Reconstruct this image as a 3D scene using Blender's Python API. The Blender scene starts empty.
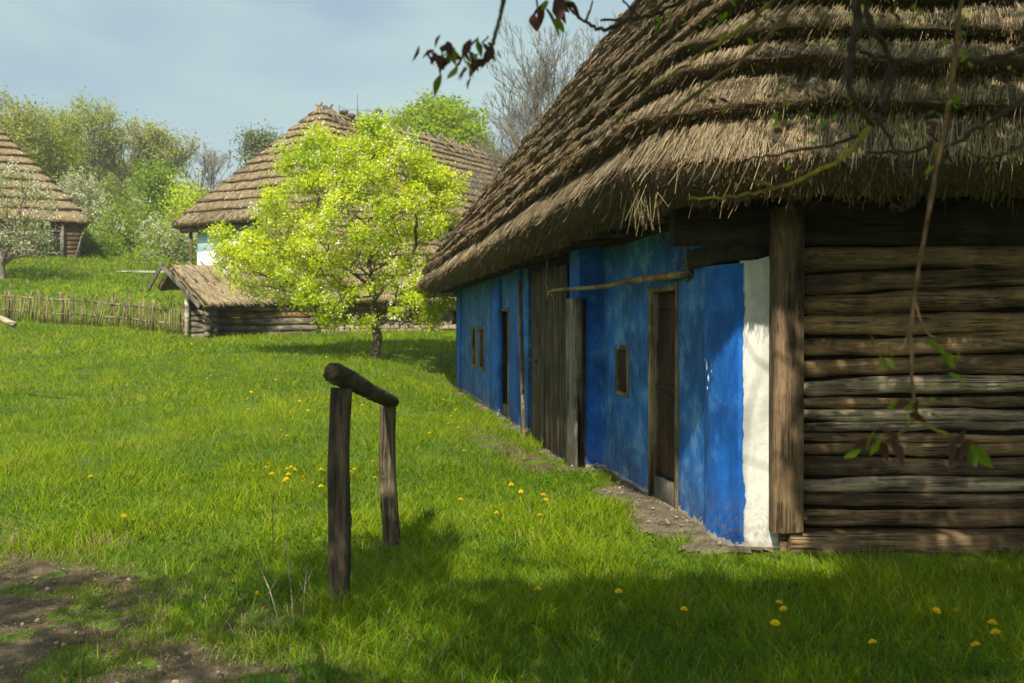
import bpy, math, random
import numpy as np
from mathutils import Vector

RS = np.random.RandomState
rng = RS(7)
random.seed(7)
C = bpy.context.scene.collection
F = 995.0
EYE = 1.6
SUN_EL = math.radians(44)
SUN_AZ = math.radians(10)          # sun stands behind the camera, a little to the left

# ------------------------------------------------------------------ materials
def nodes(name):
    m = bpy.data.materials.new(name); m.use_nodes = True
    nt = m.node_tree; nt.nodes.clear()
    out = nt.nodes.new('ShaderNodeOutputMaterial')
    return m, nt, out

def N(nt, t, **kw):
    n = nt.nodes.new(t)
    for k, v in kw.items():
        setattr(n, k, v)
    return n

def ramp(nt, stops):
    r = nt.nodes.new('ShaderNodeValToRGB')
    e = r.color_ramp.elements
    while len(e) < len(stops): e.new(0.5)
    for i, (p, c) in enumerate(stops):
        e[i].position = p
        e[i].color = (c[0], c[1], c[2], 1) if hasattr(c, '__len__') else (c, c, c, 1)
    return r

def noise(nt, vec, scale, detail=6, rough=0.6, dist=0.0):
    n = nt.nodes.new('ShaderNodeTexNoise')
    n.inputs['Scale'].default_value = scale
    n.inputs['Detail'].default_value = detail
    n.inputs['Roughness'].default_value = rough
    n.inputs['Distortion'].default_value = dist
    if vec is not None: nt.links.new(vec, n.inputs['Vector'])
    return n

def coords(nt, sc=(1, 1, 1), rot=(0, 0, 0)):
    t = nt.nodes.new('ShaderNodeTexCoord')
    mp = nt.nodes.new('ShaderNodeMapping')
    mp.inputs['Scale'].default_value = sc
    mp.inputs['Rotation'].default_value = rot
    nt.links.new(t.outputs['Object'], mp.inputs['Vector'])
    return mp.outputs['Vector']

def mix(nt, fac, a, b, mode='MIX'):
    m = nt.nodes.new('ShaderNodeMix'); m.data_type = 'RGBA'; m.blend_type = mode
    for s, v in ((0, fac), (6, a), (7, b)):
        if hasattr(v, 'is_linked') or hasattr(v, 'links'):
            nt.links.new(v, m.inputs[s])
        elif s == 0: m.inputs[0].default_value = v
        else: m.inputs[s].default_value = (v[0], v[1], v[2], 1)
    return m.outputs[2]

def bump(nt, h, strength, dist, prev=None):
    b = nt.nodes.new('ShaderNodeBump')
    b.inputs['Strength'].default_value = strength
    b.inputs['Distance'].default_value = dist
    nt.links.new(h, b.inputs['Height'])
    if prev is not None: nt.links.new(prev, b.inputs['Normal'])
    return b.outputs['Normal']

def bsdf(nt, out, col, rough=0.9, normal=None, spec=0.2):
    p = nt.nodes.new('ShaderNodeBsdfPrincipled')
    if hasattr(col, 'links'): nt.links.new(col, p.inputs['Base Color'])
    else: p.inputs['Base Color'].default_value = (col[0], col[1], col[2], 1)
    p.inputs['Roughness'].default_value = rough
    p.inputs['Specular IOR Level'].default_value = spec
    if normal is not None: nt.links.new(normal, p.inputs['Normal'])
    nt.links.new(p.outputs[0], out.inputs[0])
    return p

def wood(name, dark, light, axis='x', scale=1.0, bstr=0.6, grain=14):
    """weathered wood; grain runs along the given axis"""
    m, nt, out = nodes(name)
    s = {'x': (0.07, 1, 1), 'y': (1, 0.07, 1), 'z': (1, 1, 0.07)}[axis]
    v = coords(nt, tuple(a * scale for a in s))
    n1 = noise(nt, v, grain * 2.6, 11, 0.86, 0.15)
    n2 = noise(nt, coords(nt, tuple(a * scale * 2.2 if a < .5 else a * scale for a in s)), grain * .5, 5, 0.65, 0.6)
    n3 = noise(nt, coords(nt), 2.6, 4, 0.6)
    n4 = noise(nt, coords(nt, tuple(a * scale * .35 if a < .5 else a * scale for a in s)), grain * 2.4, 3, 0.5, 0.2)
    r1 = ramp(nt, [(0.36, dark), (0.50, [(a + b) / 2 for a, b in zip(dark, light)]), (0.64, light)])
    nt.links.new(n1.outputs[0], r1.inputs[0])
    r2 = ramp(nt, [(0.36, 0.30), (0.52, 1.0), (0.66, 1.35)])
    nt.links.new(n2.outputs[0], r2.inputs[0])
    c = mix(nt, 1.0, r1.outputs[0], r2.outputs[0], 'MULTIPLY')
    r3 = ramp(nt, [(0.35, (.62, .58, .55)), (0.65, (1.3, 1.25, 1.15))])
    nt.links.new(n3.outputs[0], r3.inputs[0])
    c = mix(nt, 1.0, c, r3.outputs[0], 'MULTIPLY')
    # drying cracks along the grain
    r4 = ramp(nt, [(0.455, 1.0), (0.485, 0.12), (0.50, 0.12), (0.53, 1.0)])
    nt.links.new(n4.outputs[0], r4.inputs[0])
    n5 = noise(nt, coords(nt), 3.1, 2, 0.5)
    r5 = ramp(nt, [(0.50, 0.0), (0.58, 0.85)]); nt.links.new(n5.outputs[0], r5.inputs[0])
    cr = mix(nt, r5.outputs[0], (1, 1, 1), r4.outputs[0])
    c = mix(nt, 1.0, c, cr, 'MULTIPLY')
    nm = bump(nt, n1.outputs[0], bstr, 0.010)
    nm = bump(nt, n2.outputs[0], bstr, 0.025, nm)
    nm = bump(nt, cr, 0.8, 0.012, nm)
    bsdf(nt, out, c, 0.85, nm, 0.25)
    return m

def attr_mat(name, trans=0.0, rough=0.8, mul=(1, 1, 1), spec=0.15):
    """colour per blade / leaf / straw from the mesh attribute Col"""
    m, nt, out = nodes(name)
    a = N(nt, 'ShaderNodeVertexColor', layer_name='Col')
    c = mix(nt, 1.0, a.outputs[0], mul, 'MULTIPLY')
    p = nt.nodes.new('ShaderNodeBsdfPrincipled')
    nt.links.new(c, p.inputs['Base Color'])
    p.inputs['Roughness'].default_value = rough
    p.inputs['Specular IOR Level'].default_value = spec
    if trans > 0:
        t = nt.nodes.new('ShaderNodeBsdfTranslucent')
        c2 = mix(nt, 1.0, c, (1.25, 1.15, 0.55), 'MULTIPLY')
        nt.links.new(c2, t.inputs['Color'])
        mx = nt.nodes.new('ShaderNodeMixShader'); mx.inputs[0].default_value = trans
        nt.links.new(p.outputs[0], mx.inputs[1]); nt.links.new(t.outputs[0], mx.inputs[2])
        nt.links.new(mx.outputs[0], out.inputs[0])
    else:
        nt.links.new(p.outputs[0], out.inputs[0])
    return m

def plain_noise(name, a, b, scale=6, bstr=0.5, bdist=0.02, rough=0.9, detail=8):
    m, nt, out = nodes(name)
    v = coords(nt)
    n = noise(nt, v, scale, detail, 0.65)
    r = ramp(nt, [(0.35, a), (0.65, b)])
    nt.links.new(n.outputs[0], r.inputs[0])
    n2 = noise(nt, v, scale * 9, 4, 0.6)
    c = mix(nt, 0.5, r.outputs[0], n2.outputs[0], 'OVERLAY')
    nm = bump(nt, n.outputs[0], bstr, bdist)
    nm = bump(nt, n2.outputs[0], bstr, bdist * .4, nm)
    bsdf(nt, out, c, rough, nm)
    return m

def mat_plaster(name, base_a, base_b, pale, worn=0.62, edge_z=0.05):
    m, nt, out = nodes(name)
    v = coords(nt)
    vs = coords(nt, (1, 1, 0.25))
    n1 = noise(nt, v, 1.6, 5, 0.6)
    n2 = noise(nt, vs, 9, 8, 0.7, 0.3)
    n3 = noise(nt, v, 38, 5, 0.7)
    r1 = ramp(nt, [(0.35, base_a), (0.66, base_b)])
    nt.links.new(n2.outputs[0], r1.inputs[0])
    r0 = ramp(nt, [(0.3, 0.50), (0.7, 1.45)])
    nt.links.new(n1.outputs[0], r0.inputs[0])
    c = mix(nt, 1.0, r1.outputs[0], r0.outputs[0], 'MULTIPLY')
    # worn, chalky patches
    n4 = noise(nt, v, 3.3, 9, 0.75)
    r4 = ramp(nt, [(worn - 0.05, 0.0), (worn + 0.06, 0.75)])
    nt.links.new(n4.outputs[0], r4.inputs[0])
    c = mix(nt, r4.outputs[0], c, pale)
    # fine flecks where the paint has chipped
    r5 = ramp(nt, [(0.70, 0.0), (0.76, 0.55)])
    nt.links.new(n3.outputs[0], r5.inputs[0])
    c = mix(nt, r5.outputs[0], c, [min(1, q * 1.5 + .03) for q in pale])
    # mud splashed up from the ground
    sz = N(nt, 'ShaderNodeSeparateXYZ'); nt.links.new(v, sz.inputs[0])
    mz = N(nt, 'ShaderNodeMapRange'); nt.links.new(sz.outputs[2], mz.inputs[0])
    mz.inputs[1].default_value = 0.55; mz.inputs[2].default_value = 0.0; mz.inputs[3].default_value = 0.0; mz.inputs[4].default_value = 1.0
    n7 = noise(nt, v, 17, 7, 0.8); r7 = ramp(nt, [(0.46, 0.0), (0.62, 0.8)]); nt.links.new(n7.outputs[0], r7.inputs[0])
    m7 = N(nt, 'ShaderNodeMath', operation='MULTIPLY'); nt.links.new(mz.outputs[0], m7.inputs[0]); nt.links.new(r7.outputs[0], m7.inputs[1])
    c = mix(nt, m7.outputs[0], c, (0.16, 0.13, 0.09))
    # ragged unpainted line at the foot of the wall
    sx = N(nt, 'ShaderNodeSeparateXYZ'); nt.links.new(v, sx.inputs[0])
    n6 = noise(nt, v, 11, 5, 0.7)
    ma = N(nt, 'ShaderNodeMath', operation='MULTIPLY'); ma.inputs[1].default_value = 0.22
    nt.links.new(n6.outputs[0], ma.inputs[0])
    mb = N(nt, 'ShaderNodeMath', operation='SUBTRACT')
    nt.links.new(sx.outputs[2], mb.inputs[0]); nt.links.new(ma.outputs[0], mb.inputs[1])
    mc = N(nt, 'ShaderNodeMath', operation='LESS_THAN'); mc.inputs[1].default_value = edge_z - 0.11
    nt.links.new(mb.outputs[0], mc.inputs[0])
    c = mix(nt, mc.outputs[0], c, (0.42, 0.40, 0.33))
    nm = bump(nt, n1.outputs[0], 0.5, 0.04)
    nm = bump(nt, n2.outputs[0], 0.5, 0.015, nm)
    nm = bump(nt, n3.outputs[0], 0.4, 0.006, nm)
    bsdf(nt, out, c, 0.75, nm, 0.3)
    return m

M = {}
M['blue'] = mat_plaster('blue_limewash', (0.005, 0.065, 0.24), (0.022, 0.150, 0.44), (0.12, 0.28, 0.46), .56)
M['blue_lit'] = mat_plaster('lit_blue_limewash', (0.004, 0.080, 0.35), (0.010, 0.150, 0.54), (0.06, 0.24, 0.55), 0.60)  # brighter copy of the blue, sunlight put into its colour
M['white'] = mat_plaster('white_limewash', (0.50, 0.50, 0.44), (0.66, 0.65, 0.58), (0.30, 0.30, 0.26), 0.64)
M['teal'] = plain_noise('pale_blue_plaster', (0.42, 0.60, 0.64), (0.5, 0.68, 0.7), 2, 0.2)
M['white_far'] = plain_noise('white_plaster', (0.72, 0.74, 0.74), (0.8, 0.8, 0.8), 2, 0.2)
M['door'] = wood('dark_door_wood', (0.022, 0.011, 0.006), (0.085, 0.042, 0.02), 'z', 1, 0.5)
M['frame'] = wood('door_frame_wood', (0.10, 0.08, 0.045), (0.30, 0.25, 0.15), 'z')
M['gate'] = wood('grey_brown_boards', (0.024, 0.018, 0.012), (0.13, 0.10, 0.068), 'z', 1, 0.7)
M['greywood_z'] = wood('grey_weathered_wood_upright', (0.09, 0.085, 0.07), (0.30, 0.28, 0.23), 'z')
M['post'] = wood('corner_post_wood', (0.07, 0.046, 0.026), (0.25, 0.175, 0.10), 'z', 1, 0.8)
M['sill'] = wood('sill_beam_wood', (0.07, 0.045, 0.022), (0.26, 0.18, 0.10), 'x', 1, 0.8)
M['log_a'] = wood('brown_log_wood', (0.048, 0.031, 0.017), (0.37, 0.245, 0.13), 'x', 1, 0.9)
M['log_b'] = wood('amber_log_wood', (0.075, 0.047, 0.023), (0.48, 0.325, 0.17), 'x', 1, 0.9)
M['log_c'] = wood('silver_log_wood', (0.13, 0.10, 0.062), (0.62, 0.52, 0.37), 'x', 1, 0.9)
M['log_d'] = wood('dark_log_wood', (0.040, 0.027, 0.016), (0.27, 0.185, 0.105), 'x', 1, 0.9)
M['beam'] = wood('dark_beam_wood', (0.012, 0.009, 0.006), (0.045, 0.032, 0.02), 'x')  # near-black wood for beams, inner walls and log backing
M['rail'] = wood('rail_post_wood', (0.045, 0.034, 0.024), (0.19, 0.15, 0.105), 'z', 1, 0.8)  # darkened to add tree shade on the near post
M['rail_lit'] = wood('rail_post_lit_wood', (0.05, 0.04, 0.026), (0.30, 0.24, 0.15), 'z', 1, 0.8)  # paler copy of the post wood, sunlight put into its tone
M['rail_top'] = wood('shaded_rail_wood', (0.035, 0.029, 0.017), (0.16, 0.125, 0.07), 'y', 1, 1.0, 20)  # dark tone carries the tree shade on the rail log
M['fence'] = wood('fence_stick_wood', (0.13, 0.095, 0.045), (0.36, 0.29, 0.17), 'z')
M['fence_rail'] = wood('fence_rail_wood', (0.13, 0.11, 0.07), (0.36, 0.31, 0.21), 'x')
M['oldlog'] = wood('old_barn_log', (0.08, 0.068, 0.048), (0.27, 0.24, 0.18), 'x')
M['oldlog_warm'] = wood('warm_barn_log', (0.16, 0.085, 0.035), (0.38, 0.24, 0.12), 'x')
M['pole'] = wood('pole_wood', (0.16, 0.11, 0.05), (0.42, 0.32, 0.17), 'y')
M['pale_pole'] = wood('pale_stripped_pole', (0.45, 0.38, 0.27), (0.75, 0.68, 0.52), 'x')
M['bark'] = plain_noise('bark', (0.05, 0.038, 0.026), (0.16, 0.125, 0.085), 9, 0.9, 0.03)
M['bark_grey'] = plain_noise('grey_bark', (0.10, 0.09, 0.07), (0.24, 0.21, 0.165), 5, 0.6, 0.03)
M['bark_young'] = plain_noise('young_red_bark', (0.07, 0.04, 0.02), (0.19, 0.115, 0.06), 30, 0.4, 0.003)
M['bark_dark'] = plain_noise('dark_twig_bark', (0.02, 0.015, 0.012), (0.07, 0.05, 0.035), 30, 0.4, 0.003)
M['lichen'] = plain_noise('lichen_bark', (0.06, 0.05, 0.035), (0.38, 0.30, 0.02), 22, 0.9, 0.01)
M['stone'] = plain_noise('plinth_stone', (0.16, 0.13, 0.08), (0.38, 0.32, 0.22), 4, 0.7, 0.03)
M['apron'] = plain_noise('grey_trodden_stone', (0.085, 0.068, 0.045), (0.24, 0.19, 0.13), 5, 0.9, 0.02)
M['dirt'] = plain_noise('brown_path_earth', (0.055, 0.038, 0.022), (0.17, 0.125, 0.075), 3.5, 0.9, 0.02)
M['earth'] = plain_noise('meadow_soil', (0.050, 0.085, 0.008), (0.12, 0.17, 0.014), 0.8, 0.7, 0.03)
M['road'] = plain_noise('pale_gravel_road', (0.32, 0.30, 0.26), (0.5, 0.47, 0.42), 3, 0.3)
M['glass'] = None
m, nt, out = nodes('dark_window_glass'); bsdf(nt, out, (0.015, 0.02, 0.02), 0.12, None, 0.6); M['glass'] = m
m, nt, out = nodes('rusty_iron'); bsdf(nt, out, (0.05, 0.035, 0.03), 0.6); M['iron'] = m
m, nt, out = nodes('aerial_metal'); bsdf(nt, out, (0.16, 0.15, 0.16), 0.5); M['aerial'] = m
M['thatch_core'] = plain_noise('thatch_body', (0.045, 0.030, 0.015), (0.24, 0.175, 0.10), 55, 1.0, 0.03)
M['thatch_far'] = plain_noise('distant_thatch_body', (0.14, 0.10, 0.055), (0.30, 0.225, 0.13), 5, 0.8, 0.05)
M['straw'] = attr_mat('straw', 0.0, 0.85)
M['grass'] = attr_mat('grass_blades', 0.45, 0.6)
M['leaf'] = attr_mat('leaf', 0.5, 0.55, (1, 1, 1), 0.3)
M['petal'] = attr_mat('petal', 0.25, 0.7)
M['dandelion'] = attr_mat('dandelion_head', 0.1, 0.8)

# ------------------------------------------------------------------ mesh tools
def sstep(a, b, x):
    t = np.clip((x - a) / (b - a), 0, 1); return t * t * (3 - 2 * t)

def wpos(o):
    """world position of an object whose ancestors carry only locations"""
    p = np.zeros(3)
    while o is not None:
        p = p + np.array(o.location); o = o.parent
    return p

def from_np(name, V, T, mat, parent=None, col=None, smooth=False, mats=None, midx=None):
    """V (n,3) world verts, T list of face-index arrays (each of one face size)"""
    V = np.asarray(V, dtype=np.float64).reshape(-1, 3)
    if parent is not None: V = V - wpos(parent)
    if not isinstance(T, list): T = [T]
    T = [np.asarray(t, dtype=np.int32) for t in T if len(t)]
    me = bpy.data.meshes.new(name)
    me.vertices.add(len(V)); me.vertices.foreach_set('co', V.astype(np.float32).ravel())
    loops = np.concatenate([t.ravel() for t in T])
    tot = np.concatenate([np.full(len(t), t.shape[1], dtype=np.int32) for t in T])
    st = np.concatenate([[0], np.cumsum(tot)[:-1]]).astype(np.int32)
    me.loops.add(len(loops)); me.loops.foreach_set('vertex_index', loops)
    me.polygons.add(len(tot)); me.polygons.foreach_set('loop_start', st)
    try: me.polygons.foreach_set('loop_total', tot)
    except Exception: pass
    if mats:
        for q in mats: me.materials.append(q)
        if midx is not None: me.polygons.foreach_set('material_index', np.asarray(midx, dtype=np.int32))
    elif mat is not None: me.materials.append(mat)
    if smooth: me.polygons.foreach_set('use_smooth', np.ones(len(tot), dtype=bool))
    if col is not None:
        a = me.color_attributes.new('Col', 'FLOAT_COLOR', 'POINT')
        cc = np.ones((len(V), 4), dtype=np.float32); cc[:, :3] = col
        a.data.foreach_set('color', cc.ravel())
    me.update(calc_edges=True)
    o = bpy.data.objects.new(name, me); C.objects.link(o)
    if parent is not None: o.parent = parent
    return o

def tag(o, label=None, cat=None, group=None, kind=None):
    if label: o['label'] = label
    if cat: o['category'] = cat
    if group: o['group'] = group
    if kind: o['kind'] = kind
    return o

def thing(name, loc, label, cat, group=None):
    o = bpy.data.objects.new(name, None); C.objects.link(o)
    o.location = loc; o.empty_display_size = 0.2
    return tag(o, label, cat, group)

class MB:
    """collects shapes into one mesh"""
    def __init__(s): s.V = []; s.Q = []; s.T = []; s.n = 0
    def add(s, V, Q=None, T=None):
        V = np.asarray(V, float).reshape(-1, 3)
        if Q is not None and len(Q): s.Q.append(np.asarray(Q) + s.n)
        if T is not None and len(T): s.T.append(np.asarray(T) + s.n)
        s.V.append(V); s.n += len(V)
    def box(s, c, sz, R=None, jit=0.0):
        """box with slightly chamfered edges; c centre, sz full sizes, R 3x3"""
        h = np.array(sz) / 2.0
        b = min(0.012, min(sz) * 0.15)
        P = []
        for z in (-1, 1):
            for lay in ((h[2] - 0, b), (h[2] - b, 0)) if z > 0 else ((h[2] - b, 0), (h[2], b)):
                pass
        lv = [(-h[2], b), (-h[2] + b, 0), (h[2] - b, 0), (h[2], b)]
        for zz, ins in lv:
            x, y = h[0] - ins, h[1] - ins
            P += [(-x + b * (ins == 0), -y, zz), (x - b * (ins == 0), -y, zz), (x, -y + b * (ins == 0), zz), (x, y - b * (ins == 0), zz),
                  (x - b * (ins == 0), y, zz), (-x + b * (ins == 0), y, zz), (-x, y - b * (ins == 0), zz), (-x, -y + b * (ins == 0), zz)]
        P = np.array(P)
        if jit: P = P + rng.normal(0, jit, P.shape)
        if R is not None: P = P @ np.array(R).T
        P = P + np.array(c)
        Q = []
        for k in range(3):
            for i in range(8):
                j = (i + 1) % 8
                Q.append((k * 8 + i, k * 8 + j, k * 8 + 8 + j, k * 8 + 8 + i))
        n0 = s.n
        s.add(P, Q)
        # caps
        T = [(0, i + 1, i) for i in range(1, 7)] + [(24, 24 + i, 24 + i + 1) for i in range(1, 7)]
        s.T.append(np.array(T) + n0)
    def bar(s, a, b, w, t, up=(0, 0, 1), jit=0.0):
        a = np.array(a, float); b = np.array(b, float)
        d = b - a; L = np.linalg.norm(d); d = d / L
        x = np.cross(d, up)
        if np.linalg.norm(x) < 1e-4: x = np.cross(d, (1, 0, 0))
        x /= np.linalg.norm(x); y = np.cross(x, d)
        s.box((a + b) / 2, (w, t, L), np.stack([x, y, d], axis=1), jit)
    def tube(s, pts, rad, sides=8, wob=0.0, cap=True, seed=0):
        V, Q, T = tube_np(np.array(pts, float), np.array(rad, float) * np.ones(len(pts)), sides, wob, cap, seed)
        s.add(V, Q, T)
    def build(s, name, mat, parent=None, smooth=False):
        return from_np(name, np.concatenate(s.V), ([np.concatenate(s.Q)] if s.Q else []) + ([np.concatenate(s.T)] if s.T else []), mat, parent, smooth=smooth)

def tube_np(P, R, sides, wob=0.0, cap=True, seed=0):
    n = len(P); r_ = RS(seed)
    d = np.gradient(P, axis=0); d /= np.linalg.norm(d, axis=1, keepdims=True) + 1e-9
    ref = np.array([0, 0, 1.0]) if abs(d[:, 2]).mean() < 0.8 else np.array([1.0, 0, 0])
    x = np.cross(d, ref); x /= np.linalg.norm(x, axis=1, keepdims=True) + 1e-9
    y = np.cross(d, x)
    th = np.arange(sides) / sides * 2 * np.pi
    rr = R[:, None] * np.ones((1, sides))
    if wob:
        u = np.linspace(0, 1, n)[:, None]
        w = 0
        for k in range(7):
            w = w + np.sin(u * r_.uniform(3, 26) + r_.uniform(0, 6) + np.round(r_.uniform(-3, 3)) * th[None, :]) / 2.6
        rr = rr * (1 + wob * w)
    V = P[:, None] + rr[:, :, None] * (np.cos(th)[None, :, None] * x[:, None] + np.sin(th)[None, :, None] * y[:, None])
    V = V.reshape(-1, 3)
    i, j = np.meshgrid(np.arange(n - 1), np.arange(sides), indexing='ij')
    j2 = (j + 1) % sides
    Q = np.stack([i * sides + j, i * sides + j2, (i + 1) * sides + j2, (i + 1) * sides + j], -1).reshape(-1, 4)
    T = []
    if cap:
        V = np.vstack([V, P[0], P[-1]])
        for k in range(sides):
            T.append((n * sides, (k + 1) % sides, k)); T.append((n * sides + 1, (n - 1) * sides + k, (n - 1) * sides + (k + 1) % sides))
    return V, Q, T

def blades(P, D, L, W, S, bendv, segs=2):
    """ribbons: base P, direction D, length L, width W, side vector S, tip bend vector"""
    n = len(P)
    L = np.asarray(L)[:, None]; W = np.asarray(W)[:, None]
    S = S / (np.linalg.norm(S, axis=1, keepdims=True) + 1e-9)
    if segs == 1:
        V = np.stack([P - S * W / 2, P + S * W / 2, P + D * L + bendv], 1)
        T = np.arange(n)[:, None] * 3 + np.array([[0, 1, 2]])
        return V.reshape(-1, 3), T, 3
    m = P + D * L * .55 + bendv * .25
    V = np.stack([P - S * W / 2, P + S * W / 2, m - S * W * .42, m + S * W * .42, P + D * L + bendv], 1)
    b = np.arange(n)[:, None] * 5
    T = np.concatenate([b + np.array([[0, 1, 3]]), b + np.array([[0, 3, 2]]), b + np.array([[2, 3, 4]])])
    return V.reshape(-1, 3), T, 5

class Fuzz:
    def __init__(s): s.V = []; s.T = []; s.C = []; s.n = 0
    def add(s, V, T, k, col):
        s.V.append(V); s.T.append(T + s.n); s.C.append(np.repeat(col, k, axis=0)); s.n += len(V)
    def build(s, name, mat, parent=None):
        return from_np(name, np.concatenate(s.V), np.concatenate(s.T), mat, parent, np.concatenate(s.C))

def unit(v): return v / (np.linalg.norm(v, axis=-1, keepdims=True) + 1e-9)

def sn(x, y, seed=0, f=1.0):
    """cheap smooth 2-d noise about -1..1"""
    r_ = RS(seed + 100); v = 0; a = 0
    for k in range(8):
        ang = r_.uniform(0, 6.28); fr = f * r_.uniform(0.5, 2.2); ph = r_.uniform(0, 6.28); am = 1 / (0.6 + fr / f)
        v = v + am * np.sin((x * np.cos(ang) + y * np.sin(ang)) * fr + ph); a += am
    return v / a * 1.8

# ------------------------------------------------------------------ terrain
HX = np.array([-60, 10, 15, 20, 27, 35, 38, 45, 52, 60, 80, 120, 200, 400, 900.])
HZ = np.array([0, 0, 0.10, 0.30, 0.75, 1.2, 1.45, 2.55, 3.85, 5.1, 7.2, 12.5, 20, 30, 34.])
def height(x, y):
    x = np.asarray(x, float); y = np.asarray(y, float)
    h = 0
    for d in (-1.5, 0, 1.5): h = h + np.interp(y + d, HX, HZ) / 3
    h = h + sstep(12, 40, y) * np.clip(-(x + 11), 0, 14) * 0.045 * (1 - sstep(44, 56, y) * .95)
    h = h + .55 * sstep(23.5, 27, -x) * sstep(46, 57, y)
    h = h - 0.17 * sstep(1.6, 2.3, x) * (1 - sstep(8, 9, y)) * sstep(5.2, 6.6, y)
    dist = (2.73 - 0.158 * y) - x
    flat = (1 - sstep(0.3, 2.6, dist)) * (1 - sstep(24.5, 29.5, y))
    h = h * (1 - flat)
    a = sstep(1.0, 3.5, np.maximum(dist, -30)) * (1 - flat)
    h = h + a * (0.035 * sn(x, y, 1, 0.9) + 0.05 * sn(x, y, 2, 0.35)) * sstep(2, 7, np.maximum(y, 4.9) * 0 + dist + 1)
    h = h + 0.25 * sstep(45, 90, y) * sn(x, y, 3, 0.12) * 3
    return h

def P3(px, py, Y):
    """the point at depth Y that the photograph shows at px, py"""
    return np.array([(px - 512) / F * Y, Y, EYE - (py - 325) / F * Y])

_YS = 3.0 * 1.004 ** np.arange(920)
def hit(px, py):
    """where the view ray through px, py meets the ground"""
    X = (px - 512) / F * _YS; Z = EYE - (py - 325) / F * _YS
    i = int(np.argmax(height(X, _YS) >= Z))
    return float(X[i]), float(_YS[i]), float(height(X[i], _YS[i]))

def axis(lo, hi, near0, near1, fine, grow=1.12):
    a = list(np.arange(near0, near1, fine)); s = fine
    while a[-1] < hi: s *= grow; a.append(a[-1] + s)
    s = fine; b = [near0]
    while b[-1] > lo: s *= grow; b.append(b[-1] - s)
    return np.array(sorted(b[1:]) + a)
gx = axis(-700, 700, -14, 7, 0.16); gy = axis(-60, 900, 3, 30, 0.16, 1.06)
GX, GY = np.meshgrid(gx, gy, indexing='ij')
GZ = height(GX, GY) + 0.012 * sn(GX, GY, 9, 7.0) * (GY < 40)
nx, ny = GX.shape
ii, jj = np.meshgrid(np.arange(nx - 1), np.arange(ny - 1), indexing='ij')
Q = np.stack([ii * ny + jj, (ii + 1) * ny + jj, (ii + 1) * ny + jj + 1, ii * ny + jj + 1], -1).reshape(-1, 4)
g = from_np('meadow_ground', np.stack([GX, GY, GZ], -1).reshape(-1, 3), Q, M['earth'], smooth=True)
tag(g, 'sloping meadow ground under the grass', 'ground', kind='structure')

# wall line of the blue cottage
def wall_x(y): return 2.73 - 0.158 * y

def path_mask(x, y):
    """trodden earth at the lower left; 1 = bare"""
    v = (-2.05 - x) * 0.75 + (5.9 - y) * 0.60 + .12 + 0.55 * sn(x, y, 21, 1.6) + 0.50 * sn(x, y, 22, 5)
    return sstep(-0.3, 1.5, v)
def apron_w(y): return 0.43 + 0.12 * np.sin(y * 1.7) + 0.10 * np.sin(y * 4.1 + 1) - 0.12 * sstep(9.5, 14, y)
def apron_mask(x, y):
    d = wall_x(y) - x
    v = sstep(0.0, 0.22, apron_w(y) + 0.13 * sn(x, y, 31, 5.5) - d)
    v = v * (y > 7.0) * (y < 25)
    # bare earth by the corner, in front of the white plaster
    e = ((x - 1.50) / 0.36) ** 2 + ((y - 7.06) / 0.20) ** 2 + 0.3 * sn(x, y, 33, 6)
    return np.maximum(v, 1 - sstep(0.6, 1.1, e))
def worn_mask(x, y):
    e = ((x - (0.2 - 0.158 * (y - 11)) + 0.12 * np.sin(y)) / 0.30) ** 2 + ((y - 13.0) / 2.6) ** 2 + 0.5 * sn(x, y, 35, 4)
    return .42 * (1 - sstep(0.3, 1.3, e))

def patch(name, x0, x1, y0, y1, st, maskf, lift, mat, label, cat, bumpy=0.01):
    xs = np.arange(x0, x1, st); ys = np.arange(y0, y1, st)
    X, Y = np.meshgrid(xs, ys, indexing='ij')
    m_ = maskf(X, Y)
    Z = height(X, Y) + lift + bumpy * sn(X, Y, 44, 9) * 0.8 + bumpy * sn(X, Y, 45, 28) * .5 - (1 - m_) * 0.025
    nx, ny = X.shape
    i, j = np.meshgrid(np.arange(nx - 1), np.arange(ny - 1), indexing='ij')
    keep = (m_[:-1, :-1] > 0.02) & (m_[1:, 1:] > 0.02) & (m_[1:, :-1] > 0.02) & (m_[:-1, 1:] > 0.02)
    Qa = np.stack([i * ny + j, (i + 1) * ny + j, (i + 1) * ny + j + 1, i * ny + j + 1], -1)[keep]
    used = np.unique(Qa); remap = -np.ones(nx * ny, int); remap[used] = np.arange(len(used))
    V = np.stack([X, Y, Z], -1).reshape(-1, 3)[used]
    o = from_np(name, V, remap[Qa], mat, smooth=True)
    return tag(o, label, cat, kind='structure')
patch('dirt_path', -7, -0.6, 3.2, 8.2, 0.04, path_mask, 0.012, M['dirt'], 'bare brown earth path with grit in the lower left corner', 'path', 0.012)
patch('stone_apron', -2.2, 2.9, 6.4, 25, 0.045, apron_mask, 0.022, M['apron'], 'grey trodden stone strip along the foot of the blue wall', 'pavement', 0.016)
patch('worn_track', -2.2, 1.4, 9.5, 17, 0.06, worn_mask, 0.018, M['dirt'], 'small worn patch of pale earth in the grass beside the cottage', 'path', 0.01)
patch('far_lane', -22.7, -19.0, 56.6, 58.4, 0.35, lambda x, y: 1 - sstep(0.6, 1.0, ((y - 57.4 + (x + 22) * .05) / 0.8) ** 2), 0.07, M['road'], 'pale lane at the top of the meadow behind the stick fence', 'road', 0.0)

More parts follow.
